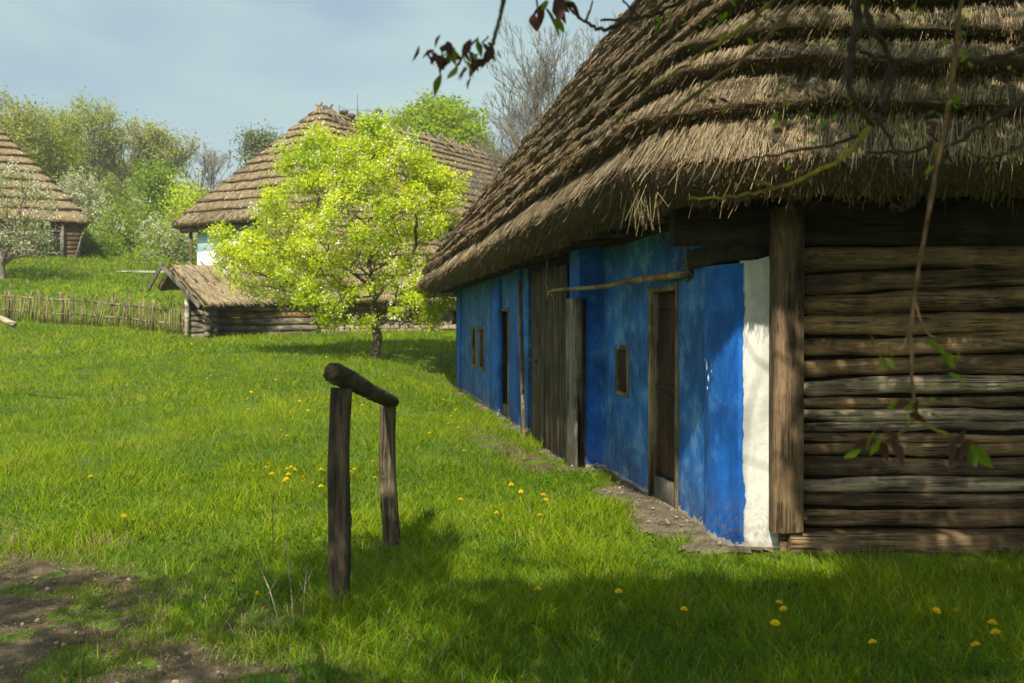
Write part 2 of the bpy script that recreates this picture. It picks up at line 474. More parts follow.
# ------------------------------------------------------------------ grass
def grass_band(fz, y0, y1, dens, hgt, wid, segs, seed, marg=1.0, dry=0.04):
    r_ = RS(seed)
    xl, xr = -0.53 * y1 - marg, 0.53 * y1 + marg
    xr = min(xr, 6.5 if y0 < 8 else (2.9 if y1 < 27 else 9))
    n = int((xr - xl) * (y1 - y0) * dens)
    x = r_.uniform(xl, xr, n); y = r_.uniform(y0, y1, n)
    cl = sn(x, y, 51, 3.0); cl2 = sn(x, y, 52, 0.7); cl3 = sn(x, y, 53, 8.0)
    keep = (np.abs(x) < 0.53 * y + marg)
    dist = wall_x(y) - x
    keep &= ~((dist < 0.02) & (y > 7.04) & (y < 25.2)) & ~((x > 1.6) & (y > 6.98) & (y < 25.2))
    bare = np.maximum(np.maximum(path_mask(x, y), apron_mask(x, y)), worn_mask(x, y) * 1.0)
    keep &= r_.rand(n) > bare * (0.88 - 0.30 * (cl3 > 0.5)) * np.where(x < -.3, 1, 1.1)
    keep &= r_.rand(n) < 0.62 + 0.38 * sstep(-0.6, 0.5, cl)
    x, y, cl, cl2, cl3, bare = [q[keep] for q in (x, y, cl, cl2, cl3, bare)]
    n = len(x)
    z = height(x, y)
    P = np.stack([x, y, z - 0.01], 1)
    hh = hgt * (0.55 + 0.9 * r_.rand(n) ** 1.6) * (0.85 + 0.6 * sstep(0, 0.9, cl) + 0.5 * sstep(0.2, .9, cl3)) * (1 - 0.6 * bare)
    # ranker growth around the two posts, by the corner and in the right foreground
    rank = np.exp(-(((x + 0.75) / 0.35) ** 2 + ((y - 5.9) / 0.5) ** 2)) * .5 + np.exp(-(((x + 0.8) / 0.5) ** 2 + ((y - 7.2) / .5) ** 2)) * .3
    rank = rank + 0.35 * sstep(-0.7, 1.0, x) * (y < 6.5) + .5 * (r_.rand(n) < .05)
    hh = hh * (1 + rank)
    hh = hh * (1 - .5 * sstep(6.1, 6.7, y) * sstep(1.2, 1.7, x) * (y < 7.3))
    az = r_.uniform(0, 6.28, n)
    lean = r_.rand(n) ** 1.5 * 0.75
    D = unit(np.stack([np.cos(az) * lean, np.sin(az) * lean, np.ones(n)], 1))
    bend = np.stack([np.cos(az), np.sin(az), -0.55 * np.ones(n)], 1) * (hh * (0.15 + 0.55 * r_.rand(n)))[:, None]
    sa = r_.uniform(-0.9, 0.9, n)
    S = np.stack([np.cos(sa), np.sin(sa), np.zeros(n)], 1)
    t = np.clip(0.48 + 0.22 * cl2 + 0.18 * cl + 0.14 * cl3 + 0.2 * r_.normal(size=n), 0, 1)[:, None]
    col = (1 - t) * np.array([[0.055, 0.150, 0.005]]) + t * np.array([[0.285, 0.375, 0.008]])
    q = r_.rand(n)
    dryc = np.array([[0.33, 0.27, 0.11]])
    isd = (q < dry + .45 * bare + 0.14 * sstep(0.35, 1.0, cl) * (y > 9) * (x < -3) + 0.10 * (bare > .2))[:, None]
    col = np.where(isd, dryc * (0.7 + 0.6 * r_.rand(n, 1)), col)
    col = col * (0.65 + 0.7 * r_.rand(n, 1))
    V, T, k = blades(P, D, hh, wid * (0.6 + 0.8 * r_.rand(n)), S, bend, segs)
    fz.add(V, T, k, col)
fz = Fuzz()
grass_band(fz, 3.4, 7.0, 4200, 0.098, 0.0045, 2, 1)
grass_band(fz, 7.0, 11.0, 2400, 0.10, 0.0065, 2, 2)
grass_band(fz, 11.0, 17.0, 1000, 0.115, 0.011, 1, 3)
grass_band(fz, 17.0, 27.0, 420, 0.12, 0.018, 1, 4)
grass_band(fz, 27.0, 42.0, 170, 0.15, 0.032, 1, 5)
grass_band(fz, 42.0, 75.0, 60, 0.20, 0.065, 1, 6)
# ranker tufts of long blades by the posts and along the near edge
r_ = RS(66); cx = []; cy = []
for _ in range(520):
    y = r_.uniform(3.9, 9.5); x = r_.uniform(-.5, .5) * y * 1.04
    near = math.exp(-((x + .8) / .6) ** 2 - ((y - 5.2) / 1.1) ** 2) + math.exp(-((x + .7) / .5) ** 2 - ((y - 7.0) / .6) ** 2)
    if float(path_mask(np.array(x), np.array(y))) > .6 or (y > 6.9 and wall_x(y) - x < .5) or (y > 6.7 and x > 1.3): continue
    if abs(x + .93) < .16 and 4.6 < y < 5.6: continue
    if r_.rand() < .16 + .45 * near + .22 * (y < 5.4) * (x > -1): cx.append(x); cy.append(y)
for x, y in zip(cx, cy):
    n = r_.randint(18, 60); sp = r_.uniform(.02, .07)
    X = x + r_.normal(0, sp, n); Y = y + r_.normal(0, sp, n); az = r_.uniform(0, 6.28, n); hh = r_.uniform(.09, .20) * r_.uniform(.5, 1.2, n)
    lean = r_.rand(n) * .55; D = unit(np.stack([np.cos(az) * lean, np.sin(az) * lean, np.ones(n)], 1))
    bend = np.stack([np.cos(az), np.sin(az), -.8 * np.ones(n)], 1) * (hh * r_.uniform(.1, .7, n))[:, None]
    sa = r_.uniform(-.9, .9, n); S = np.stack([np.cos(sa), np.sin(sa), 0 * sa], 1)
    base_c = np.array([[.07, .17, .012]]) if r_.rand() < .5 else np.array([[.22, .31, .012]])
    V, T, k = blades(np.stack([X, Y, height(X, Y) - .01], 1), D, hh, r_.uniform(.004, .0085, n), S, bend, 2)
    fz.add(V, T, k, base_c * (.7 + .6 * r_.rand(n, 1)))
o = fz.build('meadow_grass', M['grass'])
tag(o, 'bright green meadow grass covering the slope', 'grass', kind='stuff')

# broad-leaved weeds and clover among the grass, close to the camera
fz = Fuzz(); r_ = RS(61)
n = 16000
y = r_.uniform(3.6, 10.5, n); x = r_.uniform(-1, 1, n) * (0.53 * y + .8)
cl = sn(x, y, 62, 2.6)
k_ = (cl > 0.05 + r_.rand(n) * .5) & ~((wall_x(y) - x < 0.1) & (y > 7)) & ~((x > 1.5) & (y > 6.95)) & (path_mask(x, y) < .6 + .3 * (r_.rand(n) < .3)) & (apron_mask(x, y) < .5)
x, y = x[k_], y[k_]; n = len(x)
P = np.stack([x, y, height(x, y) + r_.uniform(.01, .08, n)], 1)
az = r_.uniform(0, 6.28, n)
D = unit(np.stack([np.cos(az), np.sin(az), r_.uniform(0, 1.0, n)], 1))
S = unit(np.cross(D, np.array([0, 0, 1.0])) + r_.normal(0, .25, (n, 3)))
col = np.array([[0.045, 0.12, 0.010]]) * (0.7 + 0.9 * r_.rand(n, 1))
V, T, k = blades(P, D, r_.uniform(.018, .05, n), r_.uniform(.012, .026, n), S, np.tile([[0, 0, -.008]], (n, 1)), 2)
fz.add(V, T, k, col)
tag(fz.build('ground_weeds', M['grass']), 'low broad leaved weeds and clover among the near grass', 'weeds', kind='stuff')

# pebbles and grit on the earth path
fz = MB(); r_ = RS(63)
ico = np.array([[0, 0, 1], [.89, 0, .45], [.28, .85, .45], [-.72, .53, .45], [-.72, -.53, .45], [.28, -.85, .45], [.72, .53, -.45], [-.28, .85, -.45], [-.89, 0, -.45], [-.28, -.85, -.45], [.72, -.53, -.45], [0, 0, -1]])
icf = np.array([[0, 1, 2], [0, 2, 3], [0, 3, 4], [0, 4, 5], [0, 5, 1], [1, 6, 2], [2, 7, 3], [3, 8, 4], [4, 9, 5], [5, 10, 1], [6, 7, 2], [7, 8, 3], [8, 9, 4], [9, 10, 5], [10, 6, 1], [11, 7, 6], [11, 8, 7], [11, 9, 8], [11, 10, 9], [11, 6, 10]])
for i in range(4200):
    if r_.rand() < 0.7: x = r_.uniform(-4.5, -0.8); y = r_.uniform(3.5, 7.5); msk = path_mask(x, y)
    else: y = r_.uniform(6.6, 16); x = wall_x(y) - r_.uniform(0.0, 0.75) ; msk = apron_mask(x, y)
    if msk < 0.45 + .3 * r_.rand(): continue
    s = (0.0022 + 0.016 * r_.rand() ** 7) if y < 7.6 and x < 0 else .003 + .026 * r_.rand() ** 7
    A = ico * np.array([s, s * r_.uniform(.6, 1.2), s * r_.uniform(.4, .8)]) * r_.uniform(.75, 1.25, (12, 1))
    fz.add(A + np.array([x, y, float(height(x, y)) + 0.035]), None, icf)
tag(fz.build('grit', M['stone']), 'small stones and grit scattered on the bare earth', 'gravel', kind='stuff')

fz = Fuzz(); r_ = RS(64); n = 26000
x = r_.uniform(-4.6, -0.6, n); y = r_.uniform(3.5, 8.0, n); k_ = path_mask(x, y) > .15 + .5 * r_.rand(n); x, y = x[k_], y[k_]
y2 = r_.uniform(6.4, 16, 9000); x2 = wall_x(y2) - r_.uniform(-.02, .8, 9000); k_ = apron_mask(x2, y2) > .3; x = np.r_[x, x2[k_]]; y = np.r_[y, y2[k_]]; n = len(x)
az = r_.uniform(0, 6.28, n); D = unit(np.stack([np.cos(az), np.sin(az), r_.normal(.05, .12, n)], 1)); S = np.cross(D, np.array([0, 0, 1.0])) + r_.normal(0, .3, (n, 3))
tone = r_.rand(n, 1); col = (np.array([[.05, .035, .02]]) * (1 - tone) + np.array([[.30, .24, .13]]) * tone ** 2) * (.7 + .6 * r_.rand(n, 1))
V, T, k = blades(np.stack([x, y, height(x, y) + .036 + .008 * r_.rand(n)], 1), D, r_.uniform(.012, .06, n), r_.uniform(.002, .006, n), S, np.zeros((n, 3)), 1)
fz.add(V, T, k, col)
tag(fz.build('dry_litter', M['straw']), 'dry grass litter lying on the bare earth', 'litter', kind='stuff')

# ------------------------------------------------------------------ thatch
class Roof:
    def __init__(s, quad, ze, r0, r1, rc=0.8, step=0.12):
        s.r0 = np.array(r0, float); s.r1 = np.array(r1, float)
        q = [np.array(p, float) for p in quad]
        pts = []
        for k in range(4):
            a, b, c_ = q[k - 1], q[k], q[(k + 1) % 4]
            u = (a - b) / np.linalg.norm(a - b); v = (c_ - b) / np.linalg.norm(c_ - b)
            p0 = b + u * rc; p1 = b + v * rc
            for t in np.linspace(0, 1, max(4, int(rc * 1.5 / step))):
                pts.append((1 - t) ** 2 * p0 + 2 * t * (1 - t) * b + t * t * p1)
            d = q[(k + 1) % 4] + (b - q[(k + 1) % 4]) / np.linalg.norm(b - q[(k + 1) % 4]) * rc
            m_ = max(2, int(np.linalg.norm(d - p1) / step))
            for t in np.linspace(0, 1, m_)[1:-1]: pts.append(p1 + (d - p1) * t)
        s.xy = np.array(pts); s.n = len(pts)
        s.base = np.c_[s.xy, np.full(s.n, ze)]
        rd = s.r1 - s.r0
        w = np.clip(((s.base - s.r0)[:, :2] @ rd[:2]) / (rd[:2] @ rd[:2]), 0, 1)
        s.apex = s.r0 + w[:, None] * rd
        s.sl = s.apex - s.base; s.len = np.linalg.norm(s.sl, axis=1)
        tg = np.roll(s.base, -1, 0) - np.roll(s.base, 1, 0)
        s.tan = unit(tg)
        nn = unit(np.cross(s.tan, s.sl)); nn *= np.sign(nn[:, 2:3])
        for _ in range(int(0.35 / step) + 1): nn = unit(nn + np.roll(nn, 1, 0) + np.roll(nn, -1, 0))
        s.nrm = nn
        seg = np.linalg.norm(np.roll(s.base, -1, 0) - s.base, axis=1)
        s.cum = np.concatenate([[0], np.cumsum(seg)]); s.per = s.cum[-1]
    def at(s, arc):
        """interpolated base, apex, normal at arc-length positions"""
        i = np.clip(np.searchsorted(s.cum, arc, side='right') - 1, 0, s.n - 1)
        f = ((arc - s.cum[i]) / (s.cum[i + 1] - s.cum[i]))[:, None]; j = (i + 1) % s.n
        L = lambda a: a[i] * (1 - f) + a[j] * f
        return L(s.base), L(s.apex), unit(L(s.nrm)), unit(L(s.tan))

def thatch(root, quad, ze, r0, r1, courses, thick=0.35, butt=0.13, rc=0.8, step=0.12, wmin=0.006, wscale=0.0011, seed=0,
           dens=1.0, name='thatch_roof', core='thatch_core', tint=(1, 1, 1), see=None, soff=0.8, wav=0.05, rough=1.0, first=1.25, label=None):
    R = Roof(quad, ze, r0, r1, rc, step); r_ = RS(seed)
    rise = R.r0[2] - ze
    tk = [0.0]; k_ = np.linspace(first, 0.85, courses); tk = np.concatenate([[0], np.cumsum(k_)]) / k_.sum()
    arc = R.cum[:-1]
    def wave(a, k): return wav * (0.6 * np.sin(a * 0.9 + k * 1.3 + seed) + 0.5 * np.sin(a * 2.7 + k * 2.9) + 0.22 * np.sin(a * 6.1 + k * 4.1) * rough)
    def bwave(a, k): return 1 + 0.14 * np.sin(a * 0.8 + k * 3.1) + 0.06 * np.sin(a * 4.3 + k) * rough
    rings = []
    def ring(t, off, dz=0.0, dn=0.0):
        t = np.asarray(t) * np.ones(R.n); off = np.asarray(off) * np.ones(R.n)
        return R.base + R.sl * t[:, None] + R.nrm * off[:, None] + np.array([0, 0, dz])
    inw = R.apex - R.base; inw[:, 2] = 0; inw = unit(inw)
    low = ring(0, -thick)
    rings.append(low + inw * soff + np.array([0, 0, 0.10]))
    rings.append(low + inw * (soff * .4) + np.array([0, 0, 0.05]))
    rings.append(low)
    rings.append(ring(0, -thick * .5) - R.sl / R.len[:, None] * 0.05 * bwave(arc, 9)[:, None])
    rings.append(ring(0, 0) - R.sl / R.len[:, None] * (0.04 + wave(arc, 0) * .5)[:, None])
    sub = 3
    for k in range(courses):
        t0 = tk[k] + (wave(arc, k) / R.len if k else 0); t1 = tk[k + 1] + wave(arc, k + 1) / R.len
        if k == courses - 1: t1 = 1.0
        b = butt * bwave(arc, k)
        if k:
            rings.append(ring(t0 - 0.04 / R.len, b * .5 * 1))
            rings.append(ring(t0 - 0.06 / R.len, b))
        else: b = b * 0 + 0.03
        for j in range(1, sub + 1):
            f = j / sub
            rings.append(ring(t0 + (t1 - t0) * f, b * (1 - f) ** 1.0 + 0.010 * np.sin(arc * 9 + j * 2 + k) * (1 - f)))
    nr = len(rings); V = np.concatenate(rings)
    jit = r_.normal(0, 0.008 * rough, V.shape); V = V + jit
    i, j = np.meshgrid(np.arange(nr - 1), np.arange(R.n), indexing='ij'); j2 = (j + 1) % R.n
    Qd = np.stack([i * R.n + j, i * R.n + j2, (i + 1) * R.n + j2, (i + 1) * R.n + j], -1).reshape(-1, 4)
    # closing underside
    cen = len(V); V = np.vstack([V, V[:R.n].mean(0)])
    T = np.stack([np.full(R.n, cen), (np.arange(R.n) + 1) % R.n, np.arange(R.n)], 1)
    body = from_np(name, V, [Qd, T], M[core], root, smooth=False)
    if label: body['label'] = label
    # straw
    fz = Fuzz(); tint = np.array([tint])
    for k in range(-1, courses):
        arcs = r_.uniform(0, R.per, int(R.per * 60))
        kk = max(k, 0)
        B, A, Nn, Tn = R.at(arcs)
        tmid = (tk[kk] + tk[kk + 1]) / 2
        pm = B + (A - B) * tmid
        d = np.linalg.norm(pm - np.array([0, 0, EYE]), axis=1)
        w = np.maximum(wmin, wscale * d)
        # number wanted per metre -> acceptance
        shrink = (1 - tmid)
        want = dens / w * np.where(d < 11, 1.5, 1.0) * (4.6 if k >= 0 else 5.0) * max(shrink, .12)
        mult = want / 60.0
        facing = np.einsum('ij,ij->i', np.array([0, 0, EYE]) - pm, Nn) > -0.30 * d
        reps = np.floor(mult + r_.rand(len(mult))).astype(int) * facing
        idx = np.repeat(np.arange(len(arcs)), reps)
        if not len(idx): continue
        a = arcs[idx] + r_.uniform(-1, 1, len(idx)) / 60.0; a = np.mod(a, R.per - 1e-6)
        B, A, Nn, Tn = R.at(a); SL = A - B; Ls = np.linalg.norm(SL, axis=1); sd = SL / Ls[:, None]; w = w[idx]
        n = len(a)
        if k == -1:
            off = -thick * r_.rand(n) ** 0.9 + 0.02
            P = B + Nn * off[:, None] + sd * r_.uniform(-0.01, .1, n)[:, None]
            D = unit(-sd + Nn * (r_.normal(-0.15, .28, n))[:, None] + Tn * r_.normal(0, .30, n)[:, None] + np.array([0, 0, -.15]))
            Ln = r_.uniform(.04, .12, n) * (1 + 1.2 * (r_.rand(n) < .03))
            colr = np.array([[0.215, 0.155, 0.078]])
        else:
            isb = r_.rand(n) < (0.42 if k else 0.12)
            t0 = tk[k] + (wave(a, k) / Ls if k else 0); t1 = tk[k + 1] + wave(a, k + 1) / Ls
            f = np.where(isb, r_.uniform(0, .08, n), r_.rand(n) ** 0.9)
            b = (butt * bwave(a, k) if k else 0.03 * np.ones(n))
            clump = sn(a * 1.0, k * 3.7 + f * 2.0, seed + 9, 7.0); b = b * (1 + .16 * clump)
            off = np.where(isb, b * r_.uniform(0.0, 1.1, n), b * (1 - f) + r_.uniform(0.0, .035, n))
            tt = t0 + (t1 - t0) * f
            P = B + SL * tt[:, None] + Nn * off[:, None]
            sc = 1.0
            D = unit(-sd + Nn * np.where(isb, r_.normal(0.05, .30, n), r_.normal(0.03, .06, n))[:, None] + Tn * np.where(isb, r_.normal(0, .30, n), r_.normal(0, .13, n) + 0.12 * np.sin(a * 1.3 + k))[:, None])
            Ln = np.where(isb, r_.uniform(.035, .12, n), r_.uniform(.10, .30, n))
            Ln = np.where(isb, Ln, np.minimum(Ln, (f * (t1 - t0) * Ls) + 0.035)) * (1 + .35 * clump) * (1 + .9 * (r_.rand(n) < .02))
            colr = np.where(isb[:, None], np.array([[0.215, 0.145, 0.070]]), np.array([[0.330, 0.262, 0.165]]))
        S = unit(np.cross(D, Nn) + Nn * r_.normal(0, .5, n)[:, None])
        pn = sn(P[:, 0] * 1.0 + P[:, 2], P[:, 1] + P[:, 2] * .7, seed + 5, 1.3)
        if k >= 0: colr = colr * (1 + .16 * clump[:, None])
        colr = colr * tint * (0.45 + 1.0 * r_.rand(n, 1)) * (1 + 0.22 * pn[:, None]) * np.array([[1, 1, 1]]) 
        mossy = (sn(P[:, 0] * 2, P[:, 1] * 2 + P[:, 2], seed + 6, .8) > .75)[:, None] & (r_.rand(n, 1) < .35)
        colr = np.where(mossy, colr * np.array([[.75, .95, .5]]), colr)
        V, T, kv = blades(P, D, Ln, w * (0.7 + .9 * r_.rand(n)), S, np.zeros((n, 3)), 1)
        # blunt straws: use a narrow quad rather than a point
        tip = P + D * Ln[:, None]; Sw = S * (w * .45)[:, None]
        V = np.stack([P - Sw, P + Sw, tip + Sw * .7, tip - Sw * .7], 1).reshape(-1, 3)
        fz.V.append(V); fz.C.append(np.repeat(colr, 4, axis=0))
        fz.T.append(np.arange(n)[:, None] * 4 + np.array([[0, 1, 2, 3]]) + fz.n); fz.n += len(V)
    st = from_np('straw', np.concatenate(fz.V), np.concatenate(fz.T), M['straw'], body, np.concatenate(fz.C))
    st['kind'] = 'stuff'
    return R, body

# ------------------------------------------------------------------ the blue cottage
dv = np.array([-0.156, 0.988, 0]); dv /= np.linalg.norm(dv)      # along the long wall
nv = np.array([-dv[1], dv[0], 0])                                 # outward (left)
C0 = np.array([1.62, 7.08, 0])
def W(s, o, z): return C0 + dv * s + nv * o + np.array([0, 0, z])
def s_at(px, o=0.0):
    k = (px - 512) / F
    b = C0 + nv * o
    return (b[0] - k * b[1]) / (k * dv[1] - dv[0])
def z_at(py, s, o=0.0):
    return EYE - (py - 325) / F * W(s, o, 0)[1]

cot = thing('thatched_cottage', (1.62, 7.08, 0), 'long blue plastered cottage with shaggy thatched roof and log front wall', 'cottage')

def gridwall(s0, s1, z0, z1, o, openings, mat, name, depth=0.16, ofun=None, amp=0.010, st=0.07, label=None, ragged=0.0):
    su = {s0, s1}; zu = {z0, z1}
    for a, b, c_, d in openings: su |= {a, b}; zu |= {c_, d}
    def fill(u, step):
        u = sorted(u); r = [u[0]]
        for a, b in zip(u[:-1], u[1:]):
            k = max(1, int((b - a) / step)); r += list(a + (b - a) * np.arange(1, k + 1) / k)
        return np.array(r)
    S = fill(su, st); Z = fill(zu, st)
    SS, ZZ = np.meshgrid(S, Z, indexing='ij')
    off = amp * sn(SS, ZZ, hash(name) % 50, 2.2) + amp * .5 * sn(SS, ZZ, 5, 7)
    base = o if ofun is None else ofun(SS)
    ends = np.minimum(SS - S[0], S[-1] - SS)
    Vg = C0 + SS[..., None] * dv + (base + off)[..., None] * nv + ZZ[..., None] * np.array([0, 0, 1.0])
    if ragged: Vg[:, 0, 2] += ragged * np.abs(sn(S, S * 0, 8, 5))
    a_, b_ = SS.shape
    V = Vg.reshape(-1, 3)
    Qs = []
    idx = np.arange(a_ * b_).reshape(a_, b_)
    for i in range(a_ - 1):
        for j in range(b_ - 1):
            sm, zm = (S[i] + S[i + 1]) / 2, (Z[j] + Z[j + 1]) / 2
            if any(q[0] < sm < q[1] and q[2] < zm < q[3] for q in openings): continue
            Qs.append((idx[i, j], idx[i, j + 1], idx[i + 1, j + 1], idx[i + 1, j]))
    mb = MB(); mb.add(V, Qs)
    def strip(line):
        p = V[line]; q = p - nv * depth; k = len(line)
        mb.add(np.vstack([p, q]), [(i, i + 1, k + i + 1, k + i) for i in range(k - 1)])
    for q in openings:
        i0, i1 = np.argmin(abs(S - q[0])), np.argmin(abs(S - q[1])); j0, j1 = np.argmin(abs(Z - q[2])), np.argmin(abs(Z - q[3]))
        strip(idx[i0:i1 + 1, j0]); strip(idx[i0:i1 + 1, j1]); strip(idx[i0, j0:j1 + 1]); strip(idx[i1, j0:j1 + 1])
    strip(idx[0, :]); strip(idx[-1, :]); strip(idx[:, -1])
    ob = mb.build(name, mat, cot, smooth=False)
    if label: ob['label'] = label
    return ob

def rect_box(mb, s0, s1, z0, z1, o0, o1, jit=0.0):
    c = W((s0 + s1) / 2, (o0 + o1) / 2, (z0 + z1) / 2)
    mb.box(c, (s1 - s0, o1 - o0, z1 - z0), np.stack([dv, nv, [0, 0, 1]], axis=1), jit)

WT = 2.5
# near room -----------------------------------------------------------
sD0, sD1 = s_at(678), s_at(651)
sW0, sW1 = s_at(629), s_at(616.5)
zDt, zDb = z_at(288, (sD0 + sD1) / 2), 0.02
zWt, zWb = z_at(346, sW0), z_at(398, sW0)
sR = s_at(602)
gridwall(0.62, sR, -0.1, WT, 0, [(sD0, sD1, zDb, zDt), (sW0, sW1, zWb, zWt)], M['blue'], 'plaster_wall')
def offc(s): return 0.012 + 0.075 * np.sin(np.pi * np.clip(s / 0.66, 0, 1) * .93)
gridwall(0.0, 0.64, -0.12, 2.04, 0, [], M['blue_lit'], 'corner_pilaster', 0.1, offc, 0.012, 0.05, 'blue corner strip with sunlight put into its colour and chipped white flecks')
# return wall that faces the camera beside the gate
mb = MB(); o1 = 0.26
for zz in np.arange(-0.1, WT - .05, 0.08):
    pass
g_ = []
zs = np.linspace(-0.1, WT, 36); os_ = np.linspace(-0.03, o1, 6)
for a in zs:
    for b in os_: g_.append(W(sR, b, a) - dv * (0.004 * float(sn(a * 1.0, b * 1.0, 3, 4))))
mb.add(g_, [(i * 6 + j, i * 6 + j + 1, i * 6 + j + 7, i * 6 + j + 6) for i in range(35) for j in range(5)])
mb.add([W(sR, o1, -0.1), W(sR, o1, WT), W(sR + .5, o1, WT), W(sR + .5, o1, -0.1)], [(0, 1, 2, 3)])
mb.build('return_wall', M['blue_lit'], cot)

def door(s0, s1, z0, z1, o=0.0, rec=0.12, planks=4, handle=True, label=None):
    mb = MB(); w = (s1 - s0 - 0.10) / planks
    for i in range(planks):
        rect_box(mb, s0 + .05 + i * w + .003, s0 + .05 + (i + 1) * w - .003, z0 + .22, z1 - .05 - 0.14, o - rec - .035, o - rec + RS(i).uniform(-.004, .004))
    rect_box(mb, s0 + .05, s1 - .05, z1 - .05 - .135, z1 - .05, o - rec - .03, o - rec + .004)
    rect_box(mb, s0 + .055, s1 - .055, z0 + (z1 - z0) * .52, z0 + (z1 - z0) * .52 + .05, o - rec + .002, o - rec + .025)
    d = mb.build('door', M['door'], cot)
    if label: d['label'] = label
    mb = MB()
    for a, b in ((s0 - .015, s0 + .03), (s1 - .03, s1 + .015)): rect_box(mb, a, b, z0 - .02, z1 + .03, o - rec - .02, o + .022, .003)
    rect_box(mb, s0 + .046, s1 - .046, z1 - .03, z1 + .02, o - rec - .02, o + .020, .003)
    mb.build('door_frame', M['frame'], d)
    mb = MB(); rect_box(mb, s0 + .046, s1 - .046, z0 - .0, z0 + .2, o - rec - .05, o - .012, .004)
    mb.build('threshold', M['greywood_z'], d)
    if handle:
        mb = MB(); p = W(s0 + .16, o - rec + .02, z0 + (z1 - z0) * .5)
        mb.tube([p, p + nv * .045, p + nv * .045 + dv * .10, p + dv * .10], .007, 6); mb.build('handle', M['iron'], d)
    return d
door(sD0, sD1, zDb, zDt, 0, .05, label='dark plank door nearest the corner')
# small window
def window(s0, s1, z0, z1, o, fw=.045, rec=.07, label=None, mat='door'):
    mb = MB()
    rect_box(mb, s0, s0 + fw, z0, z1, o - rec, o + .018, .002); rect_box(mb, s1 - fw, s1, z0, z1, o - rec, o + .018, .002)
    rect_box(mb, s0 + fw + .001, s1 - fw - .001, z1 - fw, z1, o - rec, o + .016, .002); rect_box(mb, s0 + fw + .001, s1 - fw - .001, z0, z0 + fw, o - rec, o + .016, .002)
    w = mb.build('window', M['frame'], cot)
    if label: w['label'] = label
    mb = MB(); rect_box(mb, s0 + fw * .8, s1 - fw * .8, z0 + fw * .8, z1 - fw * .8, o - rec - .03, o - rec + .01)
    mb.build('shutter', M[mat], w)
window(sW0, sW1, zWb, zWt, 0, .045, .03, label='small wooden window beside the near door')

# gate of tall grey boards
go = 0.30
sG0, sG1 = s_at(566, go), s_at(531, go)
gate_mb = MB(); r_ = RS(3); s = sG0
while s < sG1 - .02:
    w = r_.uniform(.14, .24); e = min(s + w, sG1)
    rect_box(gate_mb, s + .004, e - .004, -0.02 + r_.uniform(0, .05), 2.32 + r_.uniform(-.03, .03), go - .03, go + r_.uniform(-.006, .008), .002)
    s = e
gate = gate_mb.build('gate', M['gate'], cot); gate['label'] = 'tall grey board gate in the middle of the wall'
mb = MB(); p = W(sG1 + .05, go + .03, 0)
mb.bar(W(sG1 - .5, go + .02, 1.12), W(sG1 + .26, go + .02, 1.13), .035, .012, nv); mb.build('hinge', M['iron'], gate)
mb = MB(); rect_box(mb, s_at(575.5, .30), s_at(567.0, .30), -.02, 1.9, .24, .315, .005); mb.build('gate_post', M['greywood_z'], cot)
mb = MB(); rect_box(mb, sR + .02, s_at(578, .28), -.02, 1.88, .20, .275, .005); mb.build('gate_post', M['frame'], cot)
# dark interior behind the gate
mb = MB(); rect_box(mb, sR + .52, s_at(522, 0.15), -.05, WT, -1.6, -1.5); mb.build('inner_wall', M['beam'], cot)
# pole beside the gate
mb = MB(); a = W(s_at(524, .36), .36, -.05); b = W(s_at(518.5, .36), .36, 2.3)
mb.bar(a, b, .085, .05, nv, .004); o = mb.build('gate_pole', M['frame'], cot); o['label'] = 'slim pale pole standing beside the board gate'

# far room ------------------------------------------------------------
fo = 0.15
sA, sB = s_at(528, fo), s_at(458, fo)
d0, d1 = s_at(509, fo), s_at(499.5, fo)
p0, p1 = s_at(499, fo), s_at(489.5, fo)
w0, w1 = s_at(484.5, fo), s_at(479.5, fo)
v0, v1 = s_at(476.5, fo), s_at(472, fo)
zf = lambda y, s: z_at(y, s, fo)
zwt, zwb = zf(326, w0), zf(372, w0)
zdt, zdb = zf(309, d0), 0.02
fw_ = gridwall(sA, sB, -0.1, WT, fo, [(d0, d1, zdb, zdt), (w0, w1, zwb, zwt), (v0, v1, zwb, zwt)], M['blue'], 'plaster_wall', st=.16)
fw_['label'] = 'far blue plaster wall with paired windows'
def pil(a, b, th=.07):
    mb = MB(); rect_box(mb, a, b, -.1, WT - .02, fo - .02, fo + th, .006); mb.build('pilaster', M['blue_lit'], cot)
pil(s_at(518.5, fo + .07), s_at(510, fo + .07)); pil(s_at(498, fo + .07), s_at(490, fo + .07)); pil(sB - .9, sB + .02, .05)
door(d0, d1, zdb, zdt, fo, planks=5, handle=False, label='dark door in the far part of the wall')
window(w0, w1, zwb, zwt, fo, .07, label='narrow brown window nearer the far door'); window(v0, v1, zwb, zwt, fo, .07, label='narrow brown window nearer the far end')
# far gable, right wall
mb = MB()
mb.add([W(sB, fo, -.3), W(sB, fo, WT), W(sB, -6.3, WT), W(sB, -6.3, -.3)], [(0, 1, 2, 3)])
mb.add([W(sB, -6.3, -.3), W(sB, -6.3, WT), (8.1, 7.5, WT), (8.1, 7.5, -.3)], [(0, 1, 2, 3)])
mb.build('back_wall', M['white'], cot)

